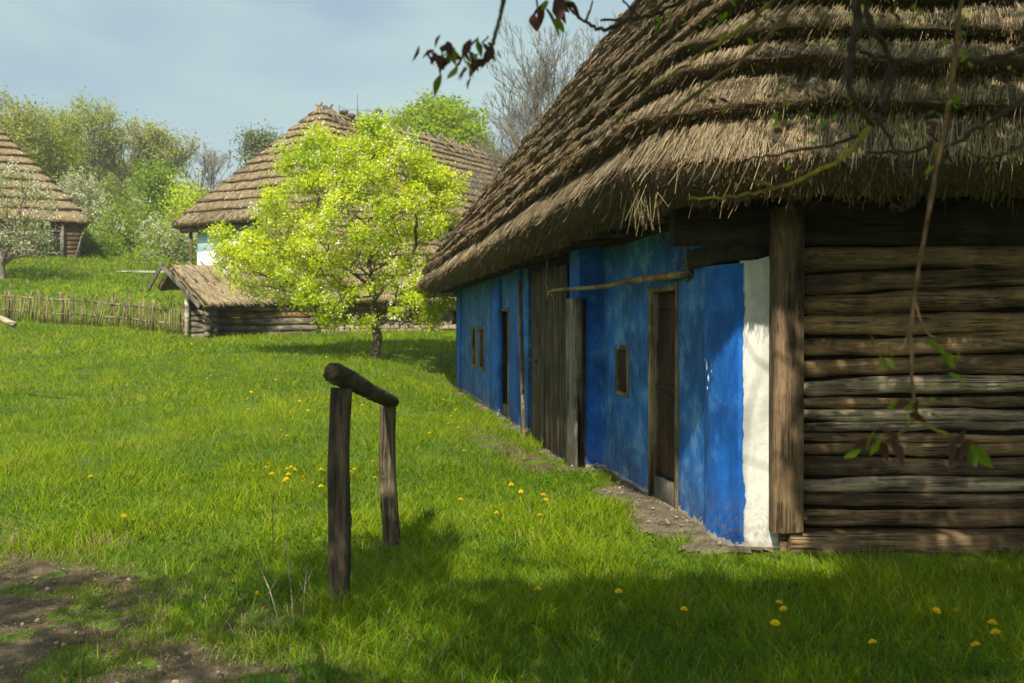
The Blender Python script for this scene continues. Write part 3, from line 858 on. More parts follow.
# front: white corner, post, logs ---------------------------------------
YF = 7.08
mb = MB(); zs = np.linspace(-.08, 2.12, 40); xs = np.linspace(1.625, 1.94, 10); g_ = []
for a in zs:
    for b in xs:
        yy = YF + 0.012 * float(sn(a, b * 3, 12, 3)) - 0.01
        rr = max(0, a - 2.02); yy += rr * rr * 4
        if b < 1.63: yy += .03
        g_.append((b, yy, a))
mb.add(g_, [(i * 10 + j, i * 10 + j + 1, i * 10 + j + 11, i * 10 + j + 10) for i in range(39) for j in range(9)])
mb.add([(1.625, YF + .05, 2.12), (1.94, YF + .0, 2.12), (1.94, YF + .3, 2.15), (1.625, YF + .3, 2.15)], [(0, 1, 2, 3)])
mb.build('white_corner', M['white'], cot, smooth=True)['label'] = 'white limewashed strip between blue corner and wooden post'
mb = MB(); zs = np.linspace(.02, 2.03, 150); e_ = 1.645 + .016 * sn(zs, zs * 0, 71, 7) + .010 * sn(zs, zs * 0, 72, 40) + .006 * RS(3).rand(150)
yv = np.array([YF + 0.012 * float(sn(a, 1.64 * 3, 12, 3)) - 0.01 for a in zs])
mb.add(np.concatenate([np.c_[np.full(150, 1.612), yv - .004, zs], np.c_[e_, yv - .004, zs]]), [(i, i + 1, 151 + i, 150 + i) for i in range(149)])
mb.build('paint_edge', M['blue_lit'], cot)
# chipped white flecks on the corner strip
r_ = RS(5)
for (px, py, rx, rz) in ((713, 366, .016, .045), (715, 378, .022, .030), (714, 388, .012, .022), (718, 371, .007, .012), (710, 360, .006, .014)):
    s = s_at(px, .05); o_ = offc(s) + .014
    c = W(s, o_, z_at(py, s, .05))
    th = np.linspace(0, 6.28, 12)[:-1]; q = r_.uniform(.5, 1.2, 11)
    ring_ = [c + dv * math.cos(t) * rx * k + np.array([0, 0, math.sin(t) * rz * k]) for t, k in zip(th, q)]
    mb = MB(); mb.add([c + nv * .003] + ring_, None, [(0, i + 1, (i + 1) % 11 + 1) for i in range(11)])
    mb.build('paint_chip', M['white_far'], cot)['label'] = 'white chip where the blue paint has flaked'
mb = MB(); zb = EYE - (533 - 325) / F * 7.0; mb.box((1.935, 7.03, (zb + 2.42) / 2), (.215, .2, 2.42 - zb), None, .004)
mb.build('corner_post', M['post'], cot)
mb = MB(); mb.box((5.05, 7.06, (-.04 + zb) / 2 - .004), (6.2, .22, zb + .04 - .008), None, .004); mb.build('sill_beam', M['sill'], cot)
mb = MB(); mb.box((1.925, 7.11, .05), (.05, .2, .24), None, .003); mb.build('sill_end', M['log_d'], cot)
mb = MB(); rect_box(mb, -.02, .95, 2.06, 2.20, -.25, .07, .006); mb.build('beam_end', M['beam'], cot)
mb = MB(); mb.box((4.6, 7.18, 2.33), (6.9, .24, .30), None, .004); mb.build('wall_plate', M['beam'], cot)
mb = MB(); rect_box(mb, .4, sB, WT - .08, WT + .08, -.22, .03, .004); mb.build('wall_plate', M['beam'], cot)
for s in np.arange(0.9, 18, 1.0):
    mb = MB(); mb.tube([W(s, 0.6, 2.42), W(s, -.6, 2.62)], .05, 7); mb.build('rafter_end', M['beam'], cot)
for x in (2.6, 3.5, 4.4, 5.3):
    mb = MB(); mb.tube([(x, 6.45, 2.45), (x + .02, 7.6, 2.64)], .055, 8, .1); mb.build('rafter_end', M['beam'], cot)
# dark chinking behind the logs
mb = MB(); mb.box((5.0, 7.30, 1.15), (6.2, .10, 2.2)); mb.build('chinking', M['beam'], cot)
lg = [(245, 272, 'log_d', -5), (272, 293, 'log_d', -6), (293, 316, 'log_a', -6), (317, 339, 'log_b', -7), (340, 360, 'log_b', -8), (361, 380, 'log_b', -7),  # top logs take the darker wood, deepening the shade under the eave
      (380, 398, 'log_c', -4), (399, 410, 'log_a', -2), (411, 424, 'log_c', -1), (425, 435, 'log_c', -2), (435.5, 445, 'log_a', 1), (446, 459, 'log_a', 0),
      (460, 480, 'log_d', 0), (481, 497, 'log_c', 0), (497, 512, 'log_d', 0), (513, 532, 'log_a', 0)]
for i, (ya, yb, mt, tilt) in enumerate(lg):
    r_ = RS(40 + i); n = 120
    zc = EYE - ((ya + yb) / 2 - 325) / F * 7.0; rad = (yb - ya) / 2 / F * 7.05 * .95
    u = np.linspace(0, 1, n); L = 6.0
    x = 2.035 + u * L
    tl = -tilt / F * 7.0 / 1.6 * np.minimum(x - 2.03, 3.0)
    w_ = 0.22 * rad * (np.sin(x * r_.uniform(1.5, 4) + r_.uniform(0, 6)) + .6 * np.sin(x * r_.uniform(5, 9) + r_.uniform(0, 6)))
    P = np.stack([x, 7.19 - 0.03 + rad * .3 + 0 * x + w_ * .3, zc + tl + w_ * .6], 1)
    rr = rad * (1 + 0.11 * np.sin(x * r_.uniform(2, 5) + r_.uniform(0, 6)) + .04 * np.sin(x * 13 + i))
    rr = rr * (0.72 + 0.28 * sstep(0, .14, x - 2.03))
    P[:, 1] += .04 * (1 - sstep(0, .12, x - 2.03))
    # knots
    V, Qk, Tk = tube_np(P, rr, 22, 0.055, True, 60 + i)
    Vg = V[:n * 22].reshape(n, 22, 3)
    for _ in range(7):
        a = r_.uniform(.01, .45); b = r_.uniform(0, 6.28)
        du = (u - a)[:, None] * L / .05; th = (np.arange(22) / 22 * 6.283)[None]; dt = (np.mod(th - b + np.pi, 2 * np.pi) - np.pi) * rad / .035
        g2 = np.exp(-(du ** 2 + dt ** 2)) * 0.010
        cdir = unit(Vg - P[:, None]); Vg += cdir * g2[..., None]
    V[:n * 22] = Vg.reshape(-1, 3)
    # hewn: flatten the face a little
    o = from_np('wall_log', V, [Qk, np.array(Tk)], M[mt], cot, smooth=True)
    if mt == 'log_c': o['label'] = 'pale silvery weathered log'
# foundation stones under the sill
for i, (px, w_, h_) in enumerate(((815, .42, .10), (862, .30, .09), (968, .36, .11), (1012, .34, .09), (1075, .4, .1))):
    mb = MB(); x = (px - 512) / F * 7.0
    mb.box((x, 6.99, -.12), (w_, .24, h_), None, .012); mb.build('foundation_stone', M['stone'], cot)
# roof
FRY, BKY = 6.08, 27.6
def ex(a, y): return (a - 0.158 * y, y)
quad = [ex(1.80, FRY), ex(11.0, FRY), ex(11.0, BKY), ex(1.62, BKY + .6)]
R1, body1 = thatch(cot, quad, 2.62, (6.35 - .158 * 10.0, 10.0, 8.75), (6.35 - .158 * 22.6, 22.6, 8.75), 23, 0.36, 0.15, 0.9, 0.10, 0.0038, 0.00080, 11, 0.95, wav=.05, first=1.12, tint=(.64, .62, .575),
                 label='shaggy stepped thatch of weathered grey straw')
# loose tuft of straw hanging from the corner of the eave
r_ = RS(17); n = 90
cpt = P3(642, 196, 6.7)
P = cpt + r_.normal(0, 1, (n, 3)) * np.array([.05, .12, .03])
D = unit(np.array([[0.05, -.1, -1]]) + r_.normal(0, .22, (n, 3)))
Ln = r_.uniform(.06, .26, n)
S = unit(np.cross(D, r_.normal(0, 1, (n, 3)))); Sw = S * .0022
V = np.stack([P - Sw, P + Sw, P + D * Ln[:, None] + Sw * .5, P + D * Ln[:, None] - Sw * .5], 1).reshape(-1, 3)
colr = np.array([[.22, .17, .09]]) * (.6 + .8 * r_.rand(n, 1))
o = from_np('straw_tuft', V, np.arange(n * 4).reshape(-1, 4), M['straw'], body1, np.repeat(colr, 4, 0)); o['label'] = 'loose straw hanging from the eave corner'

# pole hung under the eave
a = P3(549, 291, 11.5); b = P3(690, 272, 8.05)
dp = thing('hanging_pole', (float(a[0]), float(a[1]), float(a[2])), 'crooked bare pole hung under the eave of the blue cottage', 'pole')
u = np.linspace(0, 1, 24)[:, None]
pp = a + (b - a) * u + np.array([0, 0, 1.0]) * (-0.02 * np.sin(u * 3.14) + .007 * np.sin(u * 11))
mb = MB(); mb.tube(pp, np.linspace(.018, .032, 24), 10, .06); mb.build('pole_shaft', M['pole'], dp, True)
for q, top in ((a, 2.42), (b, 2.46)):
    mb = MB(); sd = 1 if q is b else -1
    mb.tube([q + np.array([0, 0, -.07]) + dv * .09, q + np.array([.0, 0, -.02]), q + np.array([-.03, 0, .07]) - dv * .02, (q[0] - .02, q[1], top)], [.012, .018, .014, .008], 7)
    mb.tube([q, q + np.array([.07, -.02, -.09])], [.02, .012], 7)
    mb.tube([q, q + np.array([-.05, .03, .10])], [.022, .012], 7)
    mb.build('hook', M['pole'], dp, True)

# ------------------------------------------------------------------ hitching rail in front
def rail_post(root, base, top, r0, r1, mat, seed, label=None):
    n = 40; u = np.linspace(0, 1, n)[:, None]
    base = np.array(base); top = np.array(top)
    P = base + (top - base) * u + np.c_[.010 * np.sin(u * 5 + seed), .006 * np.sin(u * 7), 0 * u]
    rr = r0 + (r1 - r0) * u[:, 0]
    V, Qp, Tp = tube_np(P, rr, 28, 0.035, True, seed)
    r_ = RS(seed); Vg = V[:n * 28].reshape(n, 28, 3); th = (np.arange(28) / 28 * 6.283)[None]
    for _ in range(5):
        a, bb = r_.uniform(.1, .9), r_.uniform(0, 6.28)
        g2 = np.exp(-(((u - a) * 1.3 / .02) ** 2 + ((np.mod(th - bb + np.pi, 6.283) - np.pi) * r0 / .02) ** 2)) * .012
        Vg += unit(Vg - P[:, None]) * g2[..., None]
    # a drying crack
    bb = -1.4 + seed * .3
    g2 = np.exp(-((np.mod(th - bb - .1 * np.sin(u * 6) + np.pi, 6.283) - np.pi) * r0 / .006) ** 2) * .008
    Vg -= unit(Vg - P[:, None]) * g2[..., None]
    V[:n * 28] = Vg.reshape(-1, 3)
    o = from_np('post', V, [Qp, np.array(Tp)], mat, root, smooth=True)
    if label: o['label'] = label
A = P3(336, 618, 5.55); B_ = P3(342, 388, 5.58)
zA = float(height(A[0], A[1])); A[2] = zA - .06
Ct = P3(387, 405, 7.1); Cb = P3(391, 555, 7.1); Cb[2] = float(height(Cb[0], Cb[1])) - .06
hr = thing('hitching_rail', (float(A[0]), float(A[1]), zA), 'low rustic rail of two round posts carrying a sloping dark log', 'hitching rail')
rail_post(hr, A, B_, .064, .060, M['rail'], 1, 'nearer taller round post')
rail_post(hr, Cb, Ct, .062, .058, M['rail_lit'], 2, 'farther shorter post, its wood paler to carry the sunlight on it')
a = P3(334, 373.5, 5.35); b = P3(392.5, 402, 7.2)
n = 50; u = np.linspace(0, 1, n)[:, None]
P = a + (b - a) * u + np.c_[.004 * np.sin(u * 9), 0 * u, .003 * np.sin(u * 5 + 1)]
V, Qp, Tp = tube_np(P, .058 - .012 * u[:, 0], 24, .025, True, 5)
V[n * 24] += (b - a) / 2.0 * .01
V[:n * 24] += RS(4).normal(0, .0022, (n * 24, 3))
o = from_np('top_rail', V, [Qp, np.array(Tp)], M['rail_top'], hr, smooth=True)
mb = MB(); r_ = RS(8)     # bark remnants on the sunny end
# ------------------------------------------------------------------ pale pole end at far left
q = P3(15, 325, 17.0); q2 = P3(-60, 292, 17.3)
pl = thing('stripped_pole', (float(q2[0]), float(q2[1]), float(height(q2[0], q2[1]))), 'pale stripped pole end poking in at the left edge below the fence', 'pole')
mb = MB(); mb.tube([q, (q + q2) / 2 + np.array([0, 0, .01]), q2], [.055, .06, .062], 12, .03); mb.build('pole_shaft', M['pale_pole'], pl, True)
mb = MB(); mb.tube([(q2[0] + .2, q2[1], height(q2[0], q2[1]) - .1), (q2[0] + .2, q2[1], q2[2] - .13)], .07, 10, .05); mb.build('post', M['fence'], pl, True)

# ------------------------------------------------------------------ stick fence
fa = np.array(P3(188, 330, 35.0)); fb = np.array(P3(-24, 318, 38.3))
fn = thing('stick_fence', (float(fb[0]), float(fb[1]), float(height(fb[0], fb[1]))), 'rickety fence of uneven upright sticks on two rails across the meadow', 'fence')
def fl(u):
    p = fa + (fb - fa) * u; x, y = p[0], p[1] + .35 * math.sin(u * 5); return np.array([x, y, float(height(x, y))])
r_ = RS(23)
def rail_(h0, h1, name='rail'):
    a = 0.0
    while a < 1:
        e = min(a + r_.uniform(.2, .34), 1.02)
        P = [fl(t) + np.array([0, .04, (h0 + (h1 - h0) * t) + r_.uniform(-.02, .02)]) for t in np.linspace(a - .01, e, 6)]
        mb = MB(); mb.tube(P, np.linspace(.028, .036, 6), 7, .08, True, int(a * 100)); mb.build(name, M['fence_rail'], fn, True); a = e
rail_(.82, .98); rail_(.36, .42)
for i in range(98):
    t = (i + r_.uniform(-.3, .3)) / 97; p = fl(np.clip(t, 0, 1)); h_ = r_.uniform(.86, 1.28); l = r_.normal(0, .07)
    if .30 < t < .46: l = r_.normal(.26, .06)
    mb = MB(); off = r_.choice([-.045, .045])
    mb.tube([p + np.array([0, off, -.04]), p + np.array([l * .5 + r_.normal(0, .012), off, h_ * .5]), p + np.array([l, off, h_])], [.027, .023, .014], 5, 0.1, True, i)
    mb.build('picket', M['fence'], fn, True)
for t in (.02, .17, .36, .58, .82, .99):
    p = fl(t); mb = MB(); mb.tube([p + np.array([0, .11, -.1]), p + np.array([.01, .11, 1.14])], [.05, .042], 8, .06, True, 3); mb.build('post', M['fence'], fn, True)

# ------------------------------------------------------------------ barn with porch
zg = lambda x, y: float(height(x, y))
barn = thing('log_barn', (-10.6, 35.5, zg(-10.6, 35.5)), 'low log barn with thatched roof and small gabled porch behind the blossoming tree', 'barn')
thatch(barn, [(-11.2, 35.0), (-1.9, 36.4), (-1.0, 43.2), (-10.9, 42.4)], 2.55, (-8.7, 38.7, 6.35), (-3.6, 39.6, 6.35), 10, .25, .10, .4, .25, .01, .0011, 31, .7, core='thatch_far', tint=(.88, .88, .84), soff=.5)
def log_row(root, a, b, z0, z1, count, rad, mat, name='wall_log', seed=0, gap=.0, over=.15):
    a = np.array(a, float); b = np.array(b, float); d = unit(b - a); r_ = RS(seed)
    for i in range(count):
        z = z0 + (z1 - z0) * (i + .5) / count
        mb = MB(); e0 = r_.uniform(.3, 1) * over; e1 = r_.uniform(.3, 1) * over
        n = 8; P = [np.append(a - d * e0 + (b + d * e1 - a + d * e0) * t, z + r_.normal(0, .018)) for t in np.linspace(0, 1, n)]
        mb.tube(P, rad * r_.uniform(.88, 1.08), 9, .05, True, seed + i)
        mb.build(name, M[mat] if r_.rand() > .25 or mat != 'oldlog' else M['oldlog_warm'] if r_.rand() > .5 else M['oldlog'], root, True)
gb = zg(-9, 36)
log_row(barn, (-10.75, 35.6), (-7.2, 36.1), gb - .12, 2.32, 5, .125, 'oldlog', seed=71)
log_row(barn, (-10.75, 35.6), (-10.9, 38.5), gb - .02, 2.38, 5, .12, 'oldlog', seed=81)
log_row(barn, (-7.2, 36.1), (-7.2, 38.5), gb - .02, 2.38, 5, .12, 'oldlog', seed=91)
g2 = zg(-4.5, 37)
log_row(barn, (-7.3, 36.7), (-2.3, 37.3), g2 + .38, 2.36, 3, .14, 'oldlog', seed=101)
mb = MB(); r_ = RS(6)
for j in range(3):
    x = -7.2
    while x < -2.3:
        w_ = r_.uniform(.18, .42); y = 36.62 + (x + 7.3) * .12
        mb.box((x + w_ / 2, y, g2 - .06 + .15 * j + .07), (w_ - .015, .25, .14), None, .012); x += w_
mb.build('stone_plinth', M['stone'], barn)
mb = MB(); mb.box((-7.5, 38.5, 1.8), (6, .1, 1.4)); mb.build('inner_wall', M['beam'], barn)
# porch
ap = np.array(P3(171, 265.6, 34.1)); rt = np.array(P3(206, 303, 33.5)); lf = np.array(P3(159, 287, 34.9)); rb = np.array([-9.3, 36.6, 3.72]); re = np.array([-8.3, 35.6, 2.5]); le = np.array([-10.2, 37.6, 3.0])
def slab(name, q, th, mat, label=None):
    q = [np.array(p, float) for p in q]; nn = np.cross(q[1] - q[0], q[3] - q[0]); nn /= np.linalg.norm(nn); nn *= np.sign(nn[2])
    k = 14; V = []
    for lay in (0, -th):
        for i in range(k + 1):
            for j in range(k + 1):
                a, b = i / k, j / k
                p = (q[0] * (1 - a) + q[1] * a) * (1 - b) + (q[3] * (1 - a) + q[2] * a) * b
                V.append(p + nn * (lay + .03 * math.sin(i * 1.3 + j * .8) + .02 * math.sin(i * 4 + j)))
    m_ = (k + 1) ** 2; Qs = []
    for i in range(k):
        for j in range(k):
            a = i * (k + 1) + j; Qs += [(a, a + 1, a + k + 2, a + k + 1), (m_ + a, m_ + a + k + 1, m_ + a + k + 2, m_ + a + 1)]
    for i in range(k):
        Qs += [(i, i + 1, m_ + i + 1, m_ + i), (k * (k + 1) + i, m_ + k * (k + 1) + i, m_ + k * (k + 1) + i + 1, k * (k + 1) + i + 1),
               (i * (k + 1), m_ + i * (k + 1), m_ + (i + 1) * (k + 1), (i + 1) * (k + 1)), (i * (k + 1) + k, (i + 1) * (k + 1) + k, m_ + (i + 1) * (k + 1) + k, m_ + i * (k + 1) + k)]
    o = from_np(name, V, np.array(Qs), M[mat], barn)
    r_ = RS(len(name)); n = 3500; a = r_.rand(n, 1); b = r_.rand(n, 1)
    P = (q[0] * (1 - a) + q[1] * a) * (1 - b) + (q[3] * (1 - a) + q[2] * a) * b + nn * (.03 + .05 * r_.rand(n, 1))
    D = unit(unit(q[1] - q[0]) + r_.normal(0, .15, (n, 3)))
    S = unit(np.cross(D, nn[None])); V, T, kk = blades(P, D, r_.uniform(.15, .4, n), np.full(n, .035), S, np.zeros((n, 3)), 1)
    s_ = from_np('straw', V, T, M['straw'], o, np.repeat(np.array([[.40, .31, .18]]) * (.6 + .8 * r_.rand(n, 1)), 3, 0)); s_['kind'] = 'stuff'
    return o
slab('porch_roof', [ap, rt, re, rb], .16, 'thatch_far'); slab('porch_roof', [ap, lf, le, rb], .16, 'thatch_far')
for p, q in ((ap, rt), (ap, lf)):
    mb = MB(); d = unit(q - p); f_ = np.array([-.25, -.18, 0]); mb.bar(p - d * .12 + f_, q + d * .18 + f_, .06, .16, (0, 0, 1), .005); mb.build('barge_board', M['greywood_z'], barn)
for t in np.linspace(.08, .9, 7):
    p = ap + (rb - ap) * t; q = rt + (re - rt) * t
    mb = MB(); mb.tube([p + np.array([-.1, .05, .16]), p + (q - p) * .55 + np.array([0, 0, .13])], [.035, .03], 7, .08); mb.build('roof_pole', M['greywood_z'], barn, True)
x, y = -11.15, 34.1; mb = MB(); mb.tube([(x, y, zg(x, y) - .1), (x + .03, y, 3.0)], [.09, .075], 10, .05); mb.build('porch_post', M['pale_pole'], barn, True)
log_row(barn, (-11.2, 34.3), (-10.3, 34.35), zg(-10.8, 34.3) - .05, 2.1, 5, .10, 'oldlog', seed=111)
log_row(barn, (-10.4, 33.9), (-10.5, 35.6), zg(-10.8, 34.3), 2.3, 5, .11, 'oldlog', seed=121)
mb = MB(); mb.box((-11.0, 36.0, 2.0), (1.4, .1, 1.8)); mb.build('porch_back', M['beam'], barn)

# ------------------------------------------------------------------ house behind
rd2 = np.array([.54, .84]); rd2 /= np.linalg.norm(rd2); pd2 = np.array([rd2[1], -rd2[0]])
r0 = np.array([-9.65, 50.0]); r1 = r0 + rd2 * 17.5
e0 = r0 - rd2 * 4.2; e1 = r1 + rd2 * 4.2
hz = 6.65
h2 = thing('thatched_house', (float(e0[0]), float(e0[1]), zg(e0[0], e0[1])), 'large thatched house with pale blue and white wall beyond the log barn', 'house')
thatch(h2, [tuple(e0 - pd2 * 6.5), tuple(e0 + pd2 * 6), tuple(e1 + pd2 * 6), tuple(e1 - pd2 * 6)], hz, (r0[0], r0[1], 12.45), (r1[0], r1[1], 12.45), 13, .3, .115, .8, .35, .012, .0011, 41, .8, core='thatch_far', tint=(.85, .86, .83), wav=.05, rough=.7)
def wall_seg(root, a, b, z0, z1, th, mat, name='wall', lab=None):
    a = np.array(a); b = np.array(b); d = unit(b - a); n_ = np.array([d[1], -d[0]])
    mb = MB(); c = (a + b) / 2; L = np.linalg.norm(b - a)
    mb.box((c[0], c[1], (z0 + z1) / 2), (L, th, z1 - z0), np.array([[d[0], n_[0], 0], [d[1], n_[1], 0], [0, 0, 1]]))
    o = mb.build(name, M[mat], root)
    if lab: o['label'] = lab
wl = e0 - pd2 * 5.0 + rd2 * .9; wr = e0 + pd2 * 5.0 + rd2 * .9; wfar = e1 + pd2 * 5.0 - rd2 * .9; wbk = e1 - pd2 * 5 - rd2 * .9
zb2 = hz - 2.6
zm = 1.6 + (325 - 251) / F * 49.0
wall_seg(h2, wl, wr, zm, hz - .32, .3, 'teal'); wall_seg(h2, wl - pd2 * .02, wr + pd2 * .02, zb2 - .8, zm - .004, .34, 'white_far')
wall_seg(h2, wr, wfar, zb2 - 1, hz - .3, .3, 'white_far'); wall_seg(h2, wl, wbk, zb2 - 1, hz - .3, .3, 'white_far')
mb = MB(); c = [tuple(e0 - pd2 * 5.7 + rd2 * .35), tuple(e0 + pd2 * 5.7 + rd2 * .35)]
mb.bar((c[0][0], c[0][1], hz - .32), (c[1][0], c[1][1], hz - .32), .25, .26); mb.build('eave_beam', M['beam'], h2)
p = e0 - pd2 * 5.3 + rd2 * .6; mb = MB(); mb.tube([(p[0], p[1], zg(p[0], p[1])), (p[0], p[1], hz - .3)], .09, 8, .05); mb.build('eave_post', M['bark'], h2, True)
r_ = RS(9)
for i in range(26):
    t = i / 25 if i > 3 else i * .02; p = r0 + (r1 - r0) * t
    for sg in (1, -1):
        if sg < 0 and i % 2: continue
        a = np.array([p[0], p[1], 12.62]) + np.append(-pd2 * sg * .22, .10) + r_.normal(0, .03, 3); b = np.array([p[0], p[1], 12.5]) + np.append(pd2 * sg * r_.uniform(1.0, 1.3), -.95) + np.append(rd2 * r_.normal(0, .12), 0)
        mb = MB(); mb.tube([a, b], [.055, .045], 7, .1, True, i); mb.build('ridge_pole', M['greywood_z'] if i % 3 else M['pole'], h2, True)
mb = MB(); q = P3(358, 95, 52.3); b0 = P3(358, 122, 52.3)
mb.tube([b0, q], [.04, .02], 6); mb.tube([P3(340, 106, 51), P3(340, 120, 51)], [.03, .03], 5)
mb.tube([P3(340, 107, 51), P3(349, 111, 51.6), P3(358, 110.5, 52.3), P3(375, 113, 53.3)], .012, 5); mb.build('lightning_rod', M['aerial'], h2)
for px, py in ((328, 111), (344, 113), (379, 112), (352, 117)):
    c_ = P3(px, py, 51.5); mb = MB(); r_ = RS(px); mb.add(ico * .22 * r_.uniform(.7, 1.2, (12, 1)) * np.array([1.3, 1.3, .7]) + c_, None, icf); mb.build('moss_clump', M['bark'], h2)

# ------------------------------------------------------------------ house at the left edge
Fc = np.array([-25.8, 61.0]); a3 = np.array([-.88, -.47]); a3 /= np.linalg.norm(a3); b3 = np.array([a3[1], -a3[0]])
if b3[1] < 0: b3 = -b3
h3 = thing('log_house', (float(Fc[0]), float(Fc[1]), zg(Fc[0], Fc[1])), 'dark log house with stepped thatched roof at the left edge on the hill', 'house')
z3 = 7.95
thatch(h3, [tuple(Fc), tuple(Fc + b3 * 10), tuple(Fc + a3 * 17 + b3 * 10), tuple(Fc + a3 * 17)], z3, tuple(Fc + a3 * 5 + b3 * 5) + (z3 + 6.1,), tuple(Fc + a3 * 12 + b3 * 5) + (z3 + 6.1,), 11, .2, .20, .4, .4, .014, .0011, 51, .75, core='thatch_far', tint=(1.08, 1.06, .98), wav=.03, rough=.5, soff=.4)
k0 = Fc + a3 * .6 + b3 * .6; k1 = Fc + a3 * 16.4 + b3 * .6; k2 = Fc + a3 * .6 + b3 * 9.4
zb3 = zg(k0[0], k0[1]) - .6
log_row(h3, k0, k0 + a3 * 7.0, zb3, z3 - .15, 10, .16, 'log_d', seed=201, over=.1)
wall_seg(h3, k0 + a3 * .1 + b3 * .12, k1 + b3 * .12, zb3 - 1, z3 - .1, .2, 'beam', 'wall_backing')
wall_seg(h3, k0 + b3 * .1, k2, zb3 - 1, z3 - .1, .25, 'log_d', 'side_wall')
nf = -b3
wcx = np.array(P3(49.5, 0, 1)); 
def h3pt(px, off=.25):
    k = (px - 512) / F; p = k0 - b3 * off
    t = (k * p[1] - p[0]) / (a3[0] - k * a3[1]); return p + a3 * t
wa, wb_ = h3pt(38), h3pt(62)
yw = (wa[1] + wb_[1]) / 2; zt_, zb_ = EYE + (325 - 231) / F * yw, EYE + (325 - 253) / F * yw
mb = MB(); A3 = lambda p, z: (p[0], p[1], z)
for z in (zt_, zb_): mb.bar(A3(wa, z), A3(wb_, z), .10, .12)
for t in (0, .5, 1): p = wa + (wb_ - wa) * t; mb.bar(A3(p, zb_ + .055), A3(p, zt_ - .055), .12, .10)
mb.bar(A3(wa, (zt_ + zb_) / 2), A3(wa + (wb_ - wa) * .46, (zt_ + zb_) / 2), .05, .05)
wn = mb.build('window', M['greywood_z'], h3)
mb = MB(); c_ = (wa + wb_) / 2 + b3 * .06; mb.box((c_[0], c_[1], (zt_ + zb_) / 2), (np.linalg.norm(wb_ - wa) - .1, .04, zt_ - zb_ - .08), np.array([[a3[0], b3[0], 0], [a3[1], b3[1], 0], [0, 0, 1]])); mb.build('pane', M['glass'], wn)
mb = MB(); p = h3pt(63.5, .3); mb.tube([A3(p, zb3), A3(p, z3 - .2)], .09, 8, .05); mb.build('eave_post', M['greywood_z'], h3, True)
mb = MB(); p = h3pt(76, .35); p2 = h3pt(82.5, .3); mb.tube([A3(p, zb3 + .6), A3(p2, z3 - .9)], .05, 6, .05); mb.build('leaning_stick', M['greywood_z'], h3, True)

# ------------------------------------------------------------------ trees
def bare_fan(name, px, Yd, top, wid, label, seed, r0=.16, rmin=.014, depth=7, fork=.22, buds=0, bud=(.30, .30, .10), bsz=.12, mat='bark_grey', cat='tree', group=None):
    r_ = RS(seed); x = (px - 512) / F * Yd; zb = float(height(x, Yd)); H = EYE + (325 - top) * Yd / F - zb; Wd = wid * Yd / F
    segs = []; tips = []
    def rec(p, d, L, r, k):
        a = p
        for q in range(3):
            d = unit(d + r_.normal(0, .07, 3) + np.array([0, 0, .05])); b = a + d * L / 3
            segs.append((a, b, r * (1 - .12 * q), r * (1 - .12 * (q + 1)))); a = b
            if k < depth - 1 and q < 2 and r_.rand() < .35: rec(a, unit(d + r_.normal(0, .38, 3) * np.array([1, 1, .5])), L * .62, max(rmin, r * .45), k + 2)
        if k >= depth: tips.append(a); return
        for q in range(2 if k else 4):
            ax = r_.normal(0, .30 if k else .42, 3) * np.array([1, 1, .4]); rec(a, unit(d + ax), L * r_.uniform(.72, .88), max(rmin, r * .70), k + 1)
    rec(np.array([0, 0, -.2]), np.array([0, 0, 1.]), 1.0, r0, 0)
    A = np.array([q[0] for q in segs]); B = np.array([q[1] for q in segs]); ra = np.array([q[2] for q in segs]); rb = np.array([q[3] for q in segs])
    sz = H / np.percentile(B[:, 2], 99.7); sx = Wd / (np.percentile(B[:, 0], 98.5) - np.percentile(B[:, 0], 1.5))
    SC = np.array([sx, sx, sz]); off = np.array([x, Yd, zb]); A = A * SC + off; B = B * SC + off; tips_ = np.array(tips) * SC + off
    d = unit(B - A); ref = np.where(np.abs(d[:, 2:3]) > .9, np.array([[1., 0, 0]]), np.array([[0, 0, 1.]])); X = unit(np.cross(d, ref)); Y = np.cross(d, X)
    sd = 4; th = np.arange(sd) / sd * 6.2832; cir = np.cos(th)[None, :, None] * X[:, None] + np.sin(th)[None, :, None] * Y[:, None]
    V = np.concatenate([A[:, None] + cir * ra[:, None, None], B[:, None] + cir * rb[:, None, None]], 1).reshape(-1, 3)
    o = np.arange(len(A))[:, None, None] * 2 * sd; k = np.arange(sd); Q = (o + np.stack([k, (k + 1) % sd, sd + (k + 1) % sd, sd + k], -1)[None]).reshape(-1, 4)
    root = thing(name, (x, Yd, zb), label, cat, group); from_np('trunk', V, Q, M[mat], root)
    if buds:
        c0 = tips_[r_.choice(len(tips_), buds)] + r_.normal(0, bsz * 1.6, (buds, 3)); V, Q, cc = leaf_mesh(c0, bsz, np.array([bud]) * (.7 + .6 * r_.rand(buds, 1)), seed)
        from_np('crown', V, Q, M['leaf'], root, cc)
    return root
